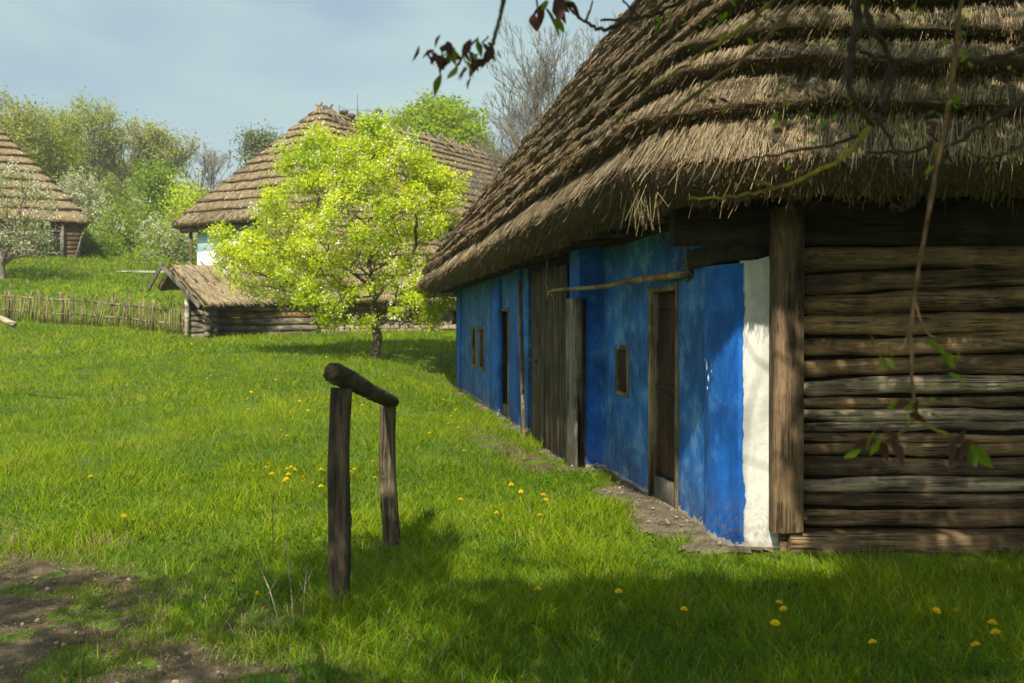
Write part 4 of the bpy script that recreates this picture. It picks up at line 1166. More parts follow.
def grow(base, fork, targets, seed, up=0.25, split=0.7, jit=.12):
    r_ = RS(seed); nodes_ = [np.array(base, float)]; par = [-1]
    steps = max(3, int((fork[2] - base[2]) / (split)))
    for k in range(1, steps + 1):
        t = k / steps; nodes_.append(np.array(base) * (1 - t) + np.array(fork) * t + np.append(r_.normal(0, jit * .25, 2), 0)); par.append(len(nodes_) - 2)
    plen = [np.linalg.norm(q - nodes_[0]) for q in nodes_]
    first = len(nodes_) - max(1, steps // 4) - 1
    T_ = targets[np.argsort(np.linalg.norm(targets - np.array(fork), axis=1))]
    ends = []
    for t in T_:
        A = np.array(nodes_[first:]); d = np.linalg.norm(A - t, axis=1)
        cost = d + .35 * np.array(plen[first:]) + up * np.maximum(0, A[:, 2] - t[2]) 
        i = int(np.argmin(cost)) + first
        d = d[i - first]; k = max(1, int(d / split)); last = i; p0 = nodes_[i]
        for j in range(1, k + 1):
            f = j / k; p = p0 + (t - p0) * f
            if j < k: p = p + r_.normal(0, jit * split, 3) + np.array([0, 0, .10 * d * math.sin(f * 3.14)])
            nodes_.append(p); par.append(last); plen.append(plen[last] + d / k); last = len(nodes_) - 1
        ends.append(last)
    P = np.array(nodes_); par = np.array(par)
    cnt = np.zeros(len(P))
    for e in ends: cnt[e] += 1
    for i in range(len(P) - 1, 0, -1): cnt[par[i]] += cnt[i]
    return P, par, cnt, np.array(ends)

def skeleton_mesh(P, par, cnt, r_trunk, r_min, pw=.52, sides=6):
    R = np.maximum(r_min, r_trunk * (cnt / cnt[0]) ** pw)
    i = np.arange(1, len(P)); a = P[par[i]]; b = P[i]; ra = np.minimum(R[par[i]], R[i] * 1.35 + .2 * r_min); rb = R[i]
    st = (par[i] < 4) & (i < 8); ra = np.where(st, R[par[i]], ra)
    ra[0] *= 1.3
    d = unit(b - a); ref = np.where(np.abs(d[:, 2:3]) > .9, np.array([[1., 0, 0]]), np.array([[0, 0, 1.]]))
    x = unit(np.cross(d, ref)); y = np.cross(d, x); V = []
    th = np.arange(sides) / sides * 6.2832
    cir = np.cos(th)[None, :, None] * x[:, None] + np.sin(th)[None, :, None] * y[:, None]
    V = np.concatenate([a[:, None] - d[:, None] * (ra * .3)[:, None, None] + cir * ra[:, None, None], b[:, None] + cir * rb[:, None, None]], 1).reshape(-1, 3)
    o = np.arange(len(i))[:, None, None] * 2 * sides; k = np.arange(sides)
    Q = (o + np.stack([k, (k + 1) % sides, sides + (k + 1) % sides, sides + k], -1)[None]).reshape(-1, 4)
    return V, Q

def ell(n, seed, lobes, hollow=.35):
    """points in a union of ellipsoids [(cx,cy,cz,rx,ry,rz,weight)...], more toward the shell"""
    r_ = RS(seed); w_ = np.array([l[6] for l in lobes], float); k = r_.choice(len(lobes), n, p=w_ / w_.sum())
    L_ = np.array([l[:6] for l in lobes])[k]
    d = unit(r_.normal(0, 1, (n, 3))); rad = (hollow + (1 - hollow) * r_.rand(n)) ** .6
    rad *= 1 + .16 * sn(d[:, 0] * 3 + k * 7, d[:, 1] * 3 + d[:, 2] * 3, seed, 1.5)
    return L_[:, :3] + d * rad[:, None] * L_[:, 3:]

def leaf_mesh(cent, size, col, seed, lie=0.0, shape=.55):
    r_ = RS(seed); n = len(cent)
    D = unit(r_.normal(0, 1, (n, 3)) + np.array([0, 0, -lie])); nn = unit(r_.normal(0, 1, (n, 3)) + np.array([-.2, -.9, 1.0])); S = unit(np.cross(D, nn))
    L = size * r_.uniform(.6, 1.3, n)[:, None]
    V = np.stack([cent, cent + D * L * .5 + S * L * shape / 2, cent + D * L, cent + D * L * .5 - S * L * shape / 2], 1).reshape(-1, 3)
    return V, np.arange(n * 4).reshape(-1, 4), np.repeat(col, 4, 0)

def make_tree(name, base, fork_h, lobes, nt_, r_trunk, nleaf, lsize, colA, colB, seed, label, cat='tree', group=None, bark='bark_grey', clus=.35,
              blossom=0, bsize=.05, r_min=.008, split=.7, upn=.25, lean=(0, 0), root_at=None, hollow=.35, jit=.12, parts=None, bcol=(.72, .70, .62), sides=5):
    base = np.array(base, float); r_ = RS(seed)
    fork = base + np.array([lean[0], lean[1], fork_h])
    tg = ell(nt_, seed, [(base[0] + l[0], base[1] + l[1], base[2] + l[2]) + tuple(l[3:]) for l in lobes], hollow)
    P, par, cnt, ends = grow(base - np.array([0, 0, .2]), fork, tg, seed, upn, split, jit)
    root = thing(name, tuple(float(q) for q in base), label, cat, group)
    # thin dead ends so that twigs continue past the nodes
    V, Qs = skeleton_mesh(P, par, cnt, r_trunk, r_min, sides=sides)
    from_np('trunk', V, Qs, M[bark], root, smooth=True)
    if nleaf:
        deep = np.where(cnt <= 3)[0]; deep = deep[deep > 3]
        c0 = P[r_.choice(deep, nleaf)] + r_.normal(0, clus, (nleaf, 3)) * np.array([1, 1, .8])
        t = np.clip(.5 + .35 * sn(c0[:, 0], c0[:, 1] + c0[:, 2] * 1.1, seed, 1.2 / max(.5, clus * 2)) + .22 * r_.normal(size=nleaf), 0, 1)[:, None]
        col = (np.array([colA]) * (1 - t) + np.array([colB]) * t) * (.8 + .4 * r_.rand(nleaf, 1))
        V, Qs, cc = leaf_mesh(c0, lsize, col, seed + 1)
        from_np('crown', V, Qs, M['leaf'], root, cc)
    if blossom:
        deep = np.where(cnt <= 2)[0]; k = max(1, blossom // 7)
        c1 = P[r_.choice(deep, k)] + r_.normal(0, clus * .8, (k, 3)); c1 = np.repeat(c1, 7, 0) + r_.normal(0, bsize * .9, (k * 7, 3))
        col = np.array([bcol]) * (.85 + .25 * r_.rand(len(c1), 1))
        V, Qs, cc = leaf_mesh(c1, bsize, col, seed + 2, shape=.9)
        from_np('blossom', V, Qs, M['petal'], root, cc)
    return root

YG = (.32, .47, .012); YG2 = (.67, .73, .026)
# blossoming pear in the middle
px_ = P3(375, 357, 26.5); bx, by = float(px_[0]), 26.5
s27 = 26.5 / F
def LB(px, py, rx, ry, w, dy=0.0, dep=None):
    """lobe of the pear crown given by its place and size in the picture"""
    return ((px - 375) * s27, dy, (357 - py) * s27, rx * s27, (dep or rx) * s27, ry * s27, w)
make_tree('pear_tree', (bx, by, zg(bx, by)), 1.3,
          [LB(345, 215, 88, 62, 5), LB(290, 265, 62, 38, 2.4), LB(246, 247, 40, 26, 1.1), LB(415, 205, 50, 50, 2.2), LB(385, 160, 52, 32, 1.8), LB(330, 165, 40, 36, 1.2), LB(300, 160, 22, 24, .4), LB(335, 290, 60, 28, 1.4), LB(430, 290, 28, 20, .5, -1), LB(405, 255, 45, 40, 1.6), LB(425, 312, 30, 11, .5, -.5), LB(440, 190, 30, 26, .6), LB(345, 318, 40, 8, .4), LB(318, 140, 16, 16, .25), LB(375, 125, 22, 16, .4)],
          850, .125, 60000, .090, YG, YG2, 5, 'bright yellow green fruit tree with white blossom in the middle of the meadow', 'tree', bark='bark', clus=.135, blossom=11000, bsize=.048, r_min=.007, split=.35, upn=.3, bcol=(.8, .8, .68), hollow=.15)
# blossoming tree at the left edge, before the log house
x, y = -25.6, 50.0
make_tree('cherry_tree', (x, y, zg(x, y)), 1.2, [(0.2, 0, 3.6, 2.4, 2.2, 2.3, 3), (1.2, 0, 2.0, 1.5, 1.5, 1.1, 1)], 300, .16, 4200, .12, (.16, .24, .03), (.28, .34, .06), 6,
          'half bare white blossoming tree at the left edge before the log house', 'tree', bark='bark_grey', clus=.2, blossom=3600, bsize=.10, r_min=.014, split=.5, bcol=(.50, .50, .38))
# wood on the hill: trees one can tell apart
def htree(name, px, Yd, top, wid, low, label, colA, colB, nl, ls, nt_=160, bark='bark_grey', blossom=0, bs=.2, seed=0, clus=.8, r_min=.03, lob=None, rt=.22, group=None, hollow=.35):
    """tree at picture column px and depth Yd whose crown reaches up to picture row `top`, is `wid` pixels wide and comes down to row `low`"""
    x = (px - 512) / F * Yd; s = Yd / F; zb = zg(x, Yd)
    zt = EYE + (325 - top) * s; zl = EYE + (325 - low) * s
    h_ = zt - zb; w_ = wid * s / 2; cz = (zt + zl) / 2 - zb; rz = (zt - zl) / 2
    if lob is None:
        r_ = RS(seed + 77); lob = [(0, 0, cz, w_ * .8, w_ * .8, rz * .9, 3)] + [(r_.uniform(-.6, .6) * w_, r_.uniform(-.4, .4) * w_, cz + r_.uniform(-.55, .55) * rz, w_ * .42, w_ * .42, rz * .42, 1) for _ in range(5)]
    return make_tree(name, (x, Yd, zb), max(1.0, min(h_ * .3, cz - rz * .5)), lob, nt_, rt, nl, ls, colA, colB, seed, label, 'tree', group, bark, clus, blossom, bs, r_min, max(.5, h_ / 14), hollow=hollow, sides=5, bcol=(.52, .53, .38))
DG = (.23, .30, .03); DG2 = (.40, .45, .06); OL = (.26, .23, .06); OL2 = (.34, .34, .10)
htree('oak_tree', 8, 92, 88, 95, 200, 'tall olive tree rising highest at the left edge behind the log house', (.21, .25, .04), (.40, .42, .09), 6500, .32, 420, seed=11, clus=.55)
htree('oak_tree', 52, 96, 118, 80, 210, 'dense yellow green tree directly above the log house roof', DG, (.34, .36, .03), 8500, .34, 340, seed=12, clus=.6)
bare_fan('bare_tree', 92, 104, 102, 110, 'tall bare branched tree behind the log house roof', 13, .3, .035, 8, buds=13000, bsz=.26, bud=(.34, .40, .08))
bare_fan('bare_tree', 138, 104, 128, 95, 'brown twiggy tree left of the dark green one on the hill', 14, .3, .035, 8, buds=11000, bsz=.26, bud=(.36, .38, .10))
htree('lime_tree', 155, 90, 158, 46, 225, 'small dark green tree on the hillside above the lane', (.16, .27, .015), (.30, .42, .03), 3400, .3, seed=15, clus=.6)
htree('birch_tree', 185, 88, 174, 48, 262, 'fresh bright green tree left of the big house eave', YG, YG2, 3200, .32, seed=16, clus=.6)
bare_fan('bare_tree', 208, 130, 150, 60, 'thin bare tree on the skyline left of the big house', 17, .2, .035, 7, buds=900, bsz=.25, bud=(.28, .28, .13))
htree('elm_tree', 258, 75, 128, 46, 185, 'grey green tree standing behind the left slope of the big thatched roof', (.12, .16, .06), (.24, .27, .11), 2600, .22, 260, seed=18, clus=.4, r_min=.02)
htree('plum_tree', 85, 76, 166, 58, 245, 'pale blossoming tree at the right end of the log house roof', (.24, .30, .08), (.38, .42, .14), 2600, .2, 320, blossom=4200, bs=.14, seed=19, clus=.45, r_min=.02)
htree('apple_tree', 168, 68, 212, 62, 268, 'whitish blossoming tree low beside the eave of the big house', (.24, .34, .05), (.38, .46, .09), 3000, .2, 260, blossom=2600, bs=.13, seed=20, clus=.45, r_min=.02)
htree('apple_tree', 126, 70, 190, 62, 268, 'leafy yellow green tree at the top of the meadow in the gap between houses', (.20, .30, .02), (.32, .42, .04), 4200, .22, 220, blossom=800, bs=.14, seed=21, clus=.5, r_min=.02)
htree('hazel_bush', 100, 66, 235, 44, 270, 'bushy green shrub at the right corner of the log house', (.15, .26, .015), (.26, .36, .03), 2600, .2, 150, seed=22, clus=.4, r_min=.02)
htree('hazel_bush', 150, 65, 248, 46, 276, 'low bright shrub above the lane end near the big house', (.20, .32, .02), (.3, .42, .03), 2200, .18, 150, seed=23, clus=.4, r_min=.02)
htree('chestnut_tree', 436, 82, 101, 116, 190, 'round bright green tree crown rising behind the ridge of the big house', (.20, .32, .01), (.38, .48, .02), 26000, .30, 600, seed=24, clus=.42, r_min=.03,
      lob=[(-3.5 * 0, 0, EYE + (325 - 150) * .0824 - zg(-6.26, 82), 4.6, 4.2, 4.0, 5), (-1.6, 0, EYE + (325 - 148) * .0824 - zg(-6.26, 82), 2.6, 3, 2.9, 1), (2.2, 0, EYE + (325 - 158) * .0824 - zg(-6.26, 82), 2.4, 3, 2.6, 1)])
bare_fan('bare_tree', 574, 46, 16, 200, 'grey leafless tree standing behind the thatched slope of the blue cottage', 25, .17, .0095, 10, buds=5000, bsz=.045, bud=(.26, .24, .12))
# wood behind, read as one mass
r_ = RS(90); Vs, Qs_, Cs, n0 = [], [], [], 0
TV, TQ, nt0 = [], [], 0
for i in range(70):
    Yd = r_.uniform(112, 190); px = r_.uniform(-60, 300); x = (px - 512) / F * Yd
    top = np.interp(px, [-60, 0, 60, 120, 150, 200, 300], [70, 100, 128, 150, 172, 182, 185]) + r_.uniform(0, 22)
    zb = zg(x, Yd); zt = EYE + (325 - top) * Yd / F; h_ = max(6, zt - zb); w_ = r_.uniform(3.0, 5.0)
    n = 1500; c0 = ell(n, i + 300, [(x, Yd, zb + h_ * .6, w_, w_, h_ * .40, 3), (x + r_.uniform(-2, 2), Yd, zb + h_ * .4, w_, w_, h_ * .35, 1.5)], .2)
    tone = r_.rand(); colb = np.array([[.22, .30, .05]]) * (1 - tone) + np.array([[.42, .45, .12]]) * tone
    col = colb * (.7 + .6 * r_.rand(n, 1)); V, Qd, cc = leaf_mesh(c0, .5, col, i)
    Vs.append(V); Qs_.append(Qd + n0); Cs.append(cc); n0 += len(V)
wd = from_np('far_wood', np.concatenate(Vs), np.concatenate(Qs_), M['leaf'], None, np.concatenate(Cs)); tag(wd, 'far wood covering the hill behind the houses', 'wood', kind='stuff')

TS = np.array([-math.sin(SUN_AZ) * math.cos(SUN_EL), -math.cos(SUN_AZ) * math.cos(SUN_EL), math.sin(SUN_EL)])
def lit_gap(c):
    """crown points outside the gap through which the sun reaches the corner and the grass beside it"""
    k = (c[:, 1] - 7.08) / TS[1]; q = c - TS * k[:, None]
    a = (q[:, 0] > .9) & (q[:, 0] < 2.02) & (q[:, 2] > -.3) & (q[:, 2] < 1.9)
    k = c[:, 2] / TS[2]; g_ = c - TS * k[:, None]
    b = (g_[:, 1] > 6.1) & (g_[:, 0] > -.4) & (g_[:, 0] < 2.1)
    return ~(a | b)
# ------------------------------------------------------------------ tree over the camera with branches hanging into view
tr = thing('walnut_tree', (3.9, -1.6, 0), 'overhanging tree whose budding twigs and yellow lichened branch hang into view at top right', 'tree')
lobes = [(2.6, 0.6, 4.9, 2.6, 2.6, 1.3, 3), (2.2, 2.4, 5.3, 2.0, 1.5, 1.2, 2.4), (0.2, 0.0, 5.0, 1.8, 2.0, 1.2, 1.4), (4.2, 1.2, 5.6, 2.0, 2.2, 1.5, 2), (2.6, 2.2, 7.0, 2.6, 2.0, 1.2, 2.2), (-3.4, -0.6, 5.0, 1.5, 1.4, 1.0, 1.3), (0.4, 1.0, 5.0, 2.3, 1.3, .9, 3), (0.2, -.9, 5.0, 2.8, 1.0, .9, 2.2), (-1.6, 1.4, 4.9, 1.3, 1.0, .7, 1.0)]
tg = ell(760, 77, lobes, .1)
tg = tg[tg[:, 2] > np.maximum(3.1, 1.9 + .345 * tg[:, 1] + .3)]
Pt, par, cnt, ends = grow((3.9, -1.6, -.2), (3.6, -1.2, 2.9), tg, 78, .3, .5, .12)
V, Qs = skeleton_mesh(Pt, par, cnt, .22, .006)
from_np('trunk', V, Qs, M['bark'], tr, smooth=True)
r_ = RS(79); nl = 40000; deep = np.where(cnt <= 3)[0]; deep = deep[deep > 6]
c0 = Pt[r_.choice(deep, nl)] + r_.normal(0, .20, (nl, 3)); ok = (c0[:, 2] > 1.85 + .345 * c0[:, 1]) & lit_gap(c0); c0 = c0[ok]
col = np.array([[.10, .16, .02]]) * (.7 + .6 * r_.rand(len(c0), 1))
V, Qs, cc = leaf_mesh(c0, .11, col, 80, .3); from_np('crown', V, Qs, M['leaf'], tr, cc)

def twig(pts, r0, r1, mat, jit=.004, seed=0, label=None, name='branch'):
    """pts: (px, py, depth) triples; smoothed into a curve"""
    K = np.array([P3(*p) for p in pts]); n = len(K)
    t = np.linspace(0, n - 1, (n - 1) * 7 + 1); i = np.clip(t.astype(int), 0, n - 2); f = (t - i)[:, None]
    p0 = K[np.maximum(i - 1, 0)]; p1 = K[i]; p2 = K[i + 1]; p3 = K[np.minimum(i + 2, n - 1)]
    Pc = .5 * ((2 * p1) + (-p0 + p2) * f + (2 * p0 - 5 * p1 + 4 * p2 - p3) * f ** 2 + (-p0 + 3 * p1 - 3 * p2 + p3) * f ** 3)
    r_ = RS(seed); Pc[1:-1] += r_.normal(0, jit, Pc[1:-1].shape)
    rr = np.linspace(r0, r1, len(Pc)) * (1 + .12 * r_.normal(size=len(Pc)))
    mb = MB(); mb.tube(Pc, rr, 9, .06, True, seed); o = mb.build(name, M[mat], tr, True)
    if label: o['label'] = label
    return Pc
lv = Fuzz()
def leafspray(pt, n, size, seed, red=.5, droop=1.0, spread=.05):
    """a bunch of young folded leaflets, each a pointed curved blade"""
    r_ = RS(seed)
    for i in range(int(n * 1.4)):
        az = r_.uniform(0, 6.28); D = unit(np.array([math.cos(az) * .8, math.sin(az) * .8, -droop * r_.uniform(.2, 1.2)]))
        b = np.array(pt) + r_.normal(0, spread * .4, 3); L = size * .88 * r_.uniform(.7, 1.4); Wd = L * r_.uniform(.42, .6)
        S = unit(np.cross(D, r_.normal(0, 1, 3))); Nn = np.cross(S, D)
        c = np.array([.075, .030, .022]) if r_.rand() < red else np.array([.15, .22, .012]); c = c * r_.uniform(.7, 1.4)
        prof = [(0, .05), (.2, .6), (.45, 1.0), (.7, .75), (.88, .35), (1, .02)]; V = []
        for t, w_ in prof:
            ctr = b + D * L * t + np.array([0, 0, -1]) * L * .25 * t * t
            V += [ctr - S * Wd * w_ / 2 + Nn * Wd * w_ * .22, ctr, ctr + S * Wd * w_ / 2 + Nn * Wd * w_ * .22]
        T = []
        for k in range(5):
            for q in (0, 1): a = k * 3 + q; T += [(a, a + 1, a + 4), (a, a + 4, a + 3)]
        lv.V.append(np.array(V)); lv.T.append(np.array(T) + lv.n); lv.C.append(np.tile(c, (18, 1))); lv.n += 18
Yb = 2.6
# long hanging shoot
twig([(1000, -190, 2.3), (975, -60, 2.4), (960, 0, 2.45), (948, 100, 2.5), (930, 200, 2.5), (915, 290, 2.5), (911, 350, 2.5), (915, 408, 2.5)], .0064, .0038, 'bark_young', .001, 1, 'long reddish shoot hanging down in front of the log wall')
twig([(915, 408, 2.5), (925, 424, 2.5), (948, 434, 2.48)], .004, .003, 'lichen', .001, 2); twig([(915, 408, 2.5), (905, 430, 2.5), (888, 438, 2.52)], .004, .003, 'lichen', .001, 3)
leafspray(P3(912, 408, 2.5), 4, .05, 1, .7, .2); leafspray(P3(884, 437, 2.5), 7, .062, 2, .6); leafspray(P3(962, 440, 2.5), 8, .065, 3, .75); leafspray(P3(923, 405, 2.5), 4, .04, 4, .0, -.3)
twig([(914, 300, 2.5), (925, 330, 2.48), (935, 338, 2.48)], .004, .0025, 'bark_young', .001, 4); leafspray(P3(938, 350, 2.48), 5, .045, 5, .3); leafspray(P3(880, 338, 2.52), 4, .04, 6, .5)
twig([(916, 285, 2.5), (905, 345, 2.5), (884, 345, 2.5)], .003, .002, 'bark_young', .001, 5)
# main lichened branch
twig([(868, -150, 2.5), (860, -40, 2.65), (868, 20, 2.7), (890, 65, 2.75), (885, 105, 2.75), (870, 128, 2.75)], .010, .006, 'bark_dark', .003, 6)
main = twig([(872, 122, 2.75), (850, 150, 2.75), (815, 172, 2.75), (775, 188, 2.75), (735, 196, 2.75), (688, 200, 2.75)], .0085, .0025, 'lichen', .003, 61, 'crooked branch crusted with yellow lichen')
twig([(855, -60, 2.6), (856, 20, 2.6), (848, 70, 2.6), (850, 95, 2.6), (870, 125, 2.7)], .013, .007, 'bark_dark', .003, 7)
twig([(878, 115, 2.75), (850, 140, 2.78), (800, 150, 2.8), (762, 158, 2.85), (735, 165, 2.9)], .006, .002, 'bark_dark', .003, 8)
twig([(775, 188, 2.75), (758, 182, 2.76), (748, 180, 2.76)], .006, .004, 'lichen', .001, 9)
twig([(888, 60, 2.7), (880, 120, 2.7), (900, 160, 2.7), (915, 195, 2.7), (905, 208, 2.7), (890, 206, 2.7)], .006, .003, 'bark_dark', .004, 10)
twig([(1060, 40, 2.9), (1024, 52, 2.85), (975, 62, 2.8), (930, 62, 2.8), (880, 60, 2.8), (850, 50, 2.8)], .010, .004, 'bark_dark', .004, 11)
twig([(1060, 90, 2.9), (1024, 100, 2.85), (985, 125, 2.8), (950, 145, 2.8), (900, 152, 2.8), (865, 152, 2.8)], .009, .003, 'bark_dark', .004, 12)
twig([(1060, 130, 2.9), (1020, 145, 2.85), (985, 160, 2.8), (965, 150, 2.8)], .005, .002, 'bark_dark', .003, 13)
# light shoot running down left over the thatch
twig([(880, -80, 2.6), (800, -2, 2.8), (760, 45, 2.85), (700, 92, 2.9), (648, 133, 2.95)], .008, .0045, 'bark_young', .002, 14, 'straight pale shoot crossing the thatch')
twig([(860, -60, 2.8), (800, -20, 3.0), (745, 25, 3.2), (700, 55, 3.3), (672, 75, 3.3), (640, 95, 3.3)], .009, .003, 'lichen', .003, 15)
twig([(790, -70, 3.1), (720, -20, 3.2), (670, 8, 3.3), (640, 20, 3.3), (600, 22, 3.3)], .008, .004, 'bark_dark', .003, 16)
# twigs over the sky
twig([(720, -20, 3.2), (660, -30, 3.1), (640, 0, 3.05), (625, 22, 3.0), (603, 31, 3.0), (585, 24, 3.0), (570, 10, 3.0), (555, -8, 3.0)], .008, .004, 'bark_dark', .002, 17)
twig([(585, 24, 3.0), (590, 10, 3.0), (592, 2, 3.0)], .004, .002, 'bark_dark', .001, 18); twig([(575, 15, 3.0), (560, 2, 3.0), (548, -8, 3.0)], .003, .002, 'lichen', .001, 19)
twig([(640, 20, 3.3), (625, 5, 3.3), (618, -6, 3.3)], .004, .002, 'bark_dark', .001, 20)
leafspray(P3(545, 0, 3.0), 6, .075, 7, .8, 1.5); leafspray(P3(556, 2, 3.0), 3, .06, 8, .2)
twig([(530, -120, 2.6), (508, -30, 2.6), (503, 5, 2.6), (497, 30, 2.6), (491, 50, 2.6), (482, 62, 2.6), (470, 68, 2.6)], .007, .004, 'bark_dark', .001, 21, 'thin dark twig hanging against the sky')
twig([(470, 68, 2.6), (463, 60, 2.6), (456, 56, 2.6)], .003, .002, 'lichen', .001, 22); twig([(491, 50, 2.6), (483, 44, 2.6), (489, 38, 2.6)], .003, .002, 'bark_dark', .001, 23)
leafspray(P3(441, 50, 2.6), 12, .048, 9, .85, 1.4); leafspray(P3(454, 55, 2.6), 4, .035, 10, .2); leafspray(P3(484, 48, 2.6), 9, .044, 11, .8, 1.2); leafspray(P3(467, 68, 2.6), 5, .038, 12, .15, 1.3)
for i, (px, py, Yd) in enumerate(((625, 128, 2.95), (634, 140, 2.95), (700, 98, 2.9), (712, 104, 2.9), (690, 22, 3.2), (775, 105, 2.8), (798, 108, 2.8), (833, 110, 2.75), (845, 135, 2.75), (778, 140, 2.8), (800, 150, 2.8), (950, 30, 2.7), (960, 55, 2.7),
                                    (943, 145, 2.6), (948, 100, 2.5), (1012, 60, 2.8), (1008, 148, 2.8), (760, 30, 2.9), (895, 12, 2.6), (720, 20, 3.1), (660, 20, 3.2))):
    leafspray(P3(px, py, Yd), 6, .026, 30 + i, .42 if i % 2 else .15, .4, .06)
o = lv.build('young_leaves', M['leaf'], tr)

# ------------------------------------------------------------------ small plants
def dandelion_mesh():
    mb_v, T, col = [], [], []
    def add(V, t, c):
        k = sum(len(q) for q in mb_v); mb_v.append(np.array(V, float)); T.extend([tuple(np.array(f) + k) for f in t]); col.extend([c] * len(V))
    r = .0028
    th = np.arange(5) / 5 * 6.283
    V = [(r * math.cos(a), r * math.sin(a), 0) for a in th] + [(r * math.cos(a) + .006, r * math.sin(a), .105) for a in th]
    add(V, [(i, (i + 1) % 5, 5 + (i + 1) % 5) for i in range(5)] + [(i, 5 + (i + 1) % 5, 5 + i) for i in range(5)], (.16, .20, .04))
    for ring_, (R_, z, m_) in enumerate(((.024, .106, 16), (.018, .113, 14), (.010, .119, 10))):
        for i in range(m_):
            a = (i + .5 * ring_) / m_ * 6.283; w_ = .20
            V = [(.006, 0, z - .004), (.006 + R_ * math.cos(a - w_), R_ * math.sin(a - w_), z + .003), (.006 + R_ * 1.08 * math.cos(a), R_ * 1.08 * math.sin(a), z + .002), (.006 + R_ * math.cos(a + w_), R_ * math.sin(a + w_), z + .003)]
            add(V, [(0, 1, 2), (0, 2, 3)], (.78, .55, .005))
    return np.concatenate(mb_v), np.array(T), np.array(col)
dV, dT, dC = dandelion_mesh()
proto = from_np('dandelion', dV, dT, M['dandelion'], None, dC)
spots = [(91, 491, 'lone dandelion in the left grass nearest the path'), (120, 529, 'dandelion just above the bare earth path'), (248, 619, 'dandelion in the grass left of the near rail post'), (287, 487, 'dandelion left of the near post, on its own above the dry stalks'),
         (930, 632, 'dandelion in the right foreground, upper left of its cluster'), (962, 637, 'dandelion in the right foreground, upper right of its cluster'), (880, 666, 'lowest dandelion on the left of the right foreground cluster'), (1005, 661, 'dandelion nearest the right edge in the foreground'), (987, 670, 'lowest dandelion near the right edge'),
         (618, 614, 'single dandelion in the middle of the foreground grass'), (777, 624, 'dandelion in the shade below the white corner, left one'), (790, 630, 'dandelion in the shade below the white corner, right one'), (775, 648, 'dandelion in the shade, lowest below the white corner'), (682, 632, 'dandelion in the shade left of the white corner'),
         (541, 510, 'dandelion beside the stone strip, upper one'), (541, 530, 'dandelion beside the stone strip, middle one'), (537, 612, 'dandelion half hidden in the shaded middle grass'), (993, 652, 'dandelion behind the right foreground pair')]
r_ = RS(14)
G = 'dandelions scattered over the sunny meadow'
rest = []
for cx, cy, sx, sy, n in ((290, 480, 18, 16, 16), (350, 415, 55, 22, 34), (300, 400, 60, 18, 22), (350, 480, 15, 14, 6), (470, 430, 30, 18, 8), (35, 345, 30, 8, 16), (500, 500, 40, 25, 6), (220, 400, 60, 25, 12), (455, 465, 14, 12, 4), (180, 355, 90, 6, 14)):
    for _ in range(n): rest.append((cx + r_.normal() * sx, cy + r_.normal() * sy, None))
first = True
for (px, py, lab) in spots + rest:
    if py < 338 or px < 2: continue
    x, y, z = hit(px, py)
    if wall_x(y) - x < .25 and y > 7: continue
    if first: o = proto; first = False
    else: o = proto.copy(); C.objects.link(o)
    tall = .95 + .4 * r_.rand() if lab is None else 1.1
    z0 = z + (.0 if y < 12 else .04)
    o.location = (x, y, z0); s_ = r_.uniform(.75, 1.05) if lab is None else r_.uniform(.8, 1.0)
    if y > 9: s_ *= 1.05
    o.scale = (s_, s_, s_ * tall * 1.1); o.rotation_euler = (r_.uniform(-.15, .45), r_.uniform(-.2, .2), r_.uniform(0, 6.28))
    tag(o, lab or 'small yellow dandelion open in the sunny meadow grass', 'dandelion', 'dandelions in the foreground' if lab else G)
# dry stalks near the rail
for i, (px, py, lab, hh) in enumerate(((294, 640, 'dry straw coloured stalk left of the near post, the taller one', .5), (281, 632, 'dry straw coloured stalk left of the near post, leaning left', .42), (302, 622, 'short dry stalk closest to the near post', .3), (272, 560, 'brown withered flower stalk behind the dry ones', .5))):
    x, y, z = hit(px, py); mb = MB(); r_ = RS(i + 3); l = (-.05, -.16, .02, .0)[i]
    mb.tube([(x, y, z - .02), (x + l * .4, y, z + hh * .5), (x + l, y + .02, z + hh)], [.0035, .003, .0015], 5)
    for k in range(3):
        q = .45 + .18 * k; mb.tube([(x + l * q, y, z + hh * q), (x + l * q + r_.uniform(-.05, .05), y, z + hh * q + .08)], [.002, .001], 4)
    tag(mb.build('dry_stalk', M['pale_pole'] if i < 3 else M['frame']), lab, 'stalk')

# ------------------------------------------------------------------ light veil of spring haze

HD = 0.0008
if HD > 0:
    m, nt, out = nodes('haze_air'); pv = nt.nodes.new('ShaderNodeVolumePrincipled')
    pv.inputs['Color'].default_value = (.92, .95, .85, 1); pv.inputs['Density'].default_value = HD; pv.inputs['Anisotropy'].default_value = .2
    nt.links.new(pv.outputs[0], out.inputs['Volume'])
    a, b = np.array([-715, -75, -3.]), np.array([715, 960, 75.])
    V = np.array([[x, y, z] for x in (a[0], b[0]) for y in (a[1], b[1]) for z in (a[2], b[2])])
    hz_ = from_np('haze', V, np.array([[0, 1, 3, 2], [4, 6, 7, 5], [0, 4, 5, 1], [2, 3, 7, 6], [0, 2, 6, 4], [1, 5, 7, 3]]), m); tag(hz_, 'thin sunlit haze over the meadow and the far wood', 'haze', kind='stuff')
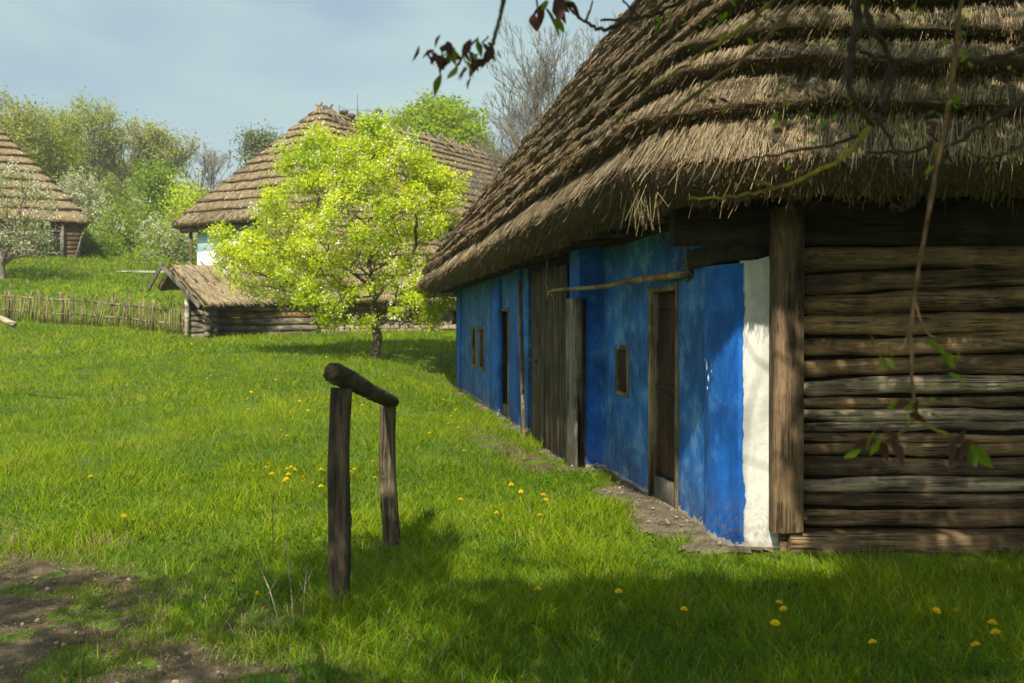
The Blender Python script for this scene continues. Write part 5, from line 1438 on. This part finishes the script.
# ------------------------------------------------------------------ light, sky, camera
w = bpy.data.worlds.new('World'); bpy.context.scene.world = w; w.use_nodes = True
nt = w.node_tree; nt.nodes.clear()
out = nt.nodes.new('ShaderNodeOutputWorld'); bg = nt.nodes.new('ShaderNodeBackground')
sky = nt.nodes.new('ShaderNodeTexSky'); sky.sky_type = 'NISHITA'; sky.sun_disc = False
sky.sun_elevation = SUN_EL; sky.sun_rotation = math.pi + SUN_AZ
sky.air_density = 1.0; sky.dust_density = 2.5; sky.ozone_density = 1.2
tc = nt.nodes.new('ShaderNodeTexCoord'); mp = nt.nodes.new('ShaderNodeMapping'); mp.inputs['Scale'].default_value = (1, 1, 3.2)
nt.links.new(tc.outputs['Generated'], mp.inputs[0])
nz = noise(nt, mp.outputs[0], 2.4, 7, .55, .3)
rp = ramp(nt, [(0.40, 0.28), (0.68, 0.88)]); nt.links.new(nz.outputs[0], rp.inputs[0])
cm = mix(nt, rp.outputs[0], sky.outputs[0], (4.0, 5.35, 5.2))
nt.links.new(cm, bg.inputs['Color']); bg.inputs['Strength'].default_value = 0.085
nt.links.new(bg.outputs[0], out.inputs[0])

sl = bpy.data.lights.new('sun', 'SUN'); sl.energy = 4.2; sl.angle = math.radians(.53); sl.color = (1.0, .93, .80)
so = bpy.data.objects.new('sun', sl); C.objects.link(so)
to_sun = Vector((-math.sin(SUN_AZ) * math.cos(SUN_EL), -math.cos(SUN_AZ) * math.cos(SUN_EL), math.sin(SUN_EL)))
so.rotation_euler = to_sun.to_track_quat('Z', 'Y').to_euler()

cd = bpy.data.cameras.new('camera'); cd.lens = F * 36 / 1024; cd.sensor_width = 36; cd.clip_start = .05; cd.clip_end = 3000
cd.dof.use_dof = True; cd.dof.focus_distance = 8.5; cd.dof.aperture_fstop = 3.5
co = bpy.data.objects.new('camera', cd); C.objects.link(co); co.location = (0, 0, EYE)
co.rotation_euler = (math.radians(90) - math.atan(16.5 / F), 0, 0)
sc = bpy.context.scene; sc.camera = co
sc.view_settings.view_transform = 'Standard'; sc.view_settings.look = 'None'; sc.view_settings.gamma = 1; sc.view_settings.exposure = 0.76
sc.cycles.max_bounces = 6; sc.cycles.diffuse_bounces = 3; sc.cycles.glossy_bounces = 2; sc.cycles.transmission_bounces = 3
sc.cycles.use_denoising = True
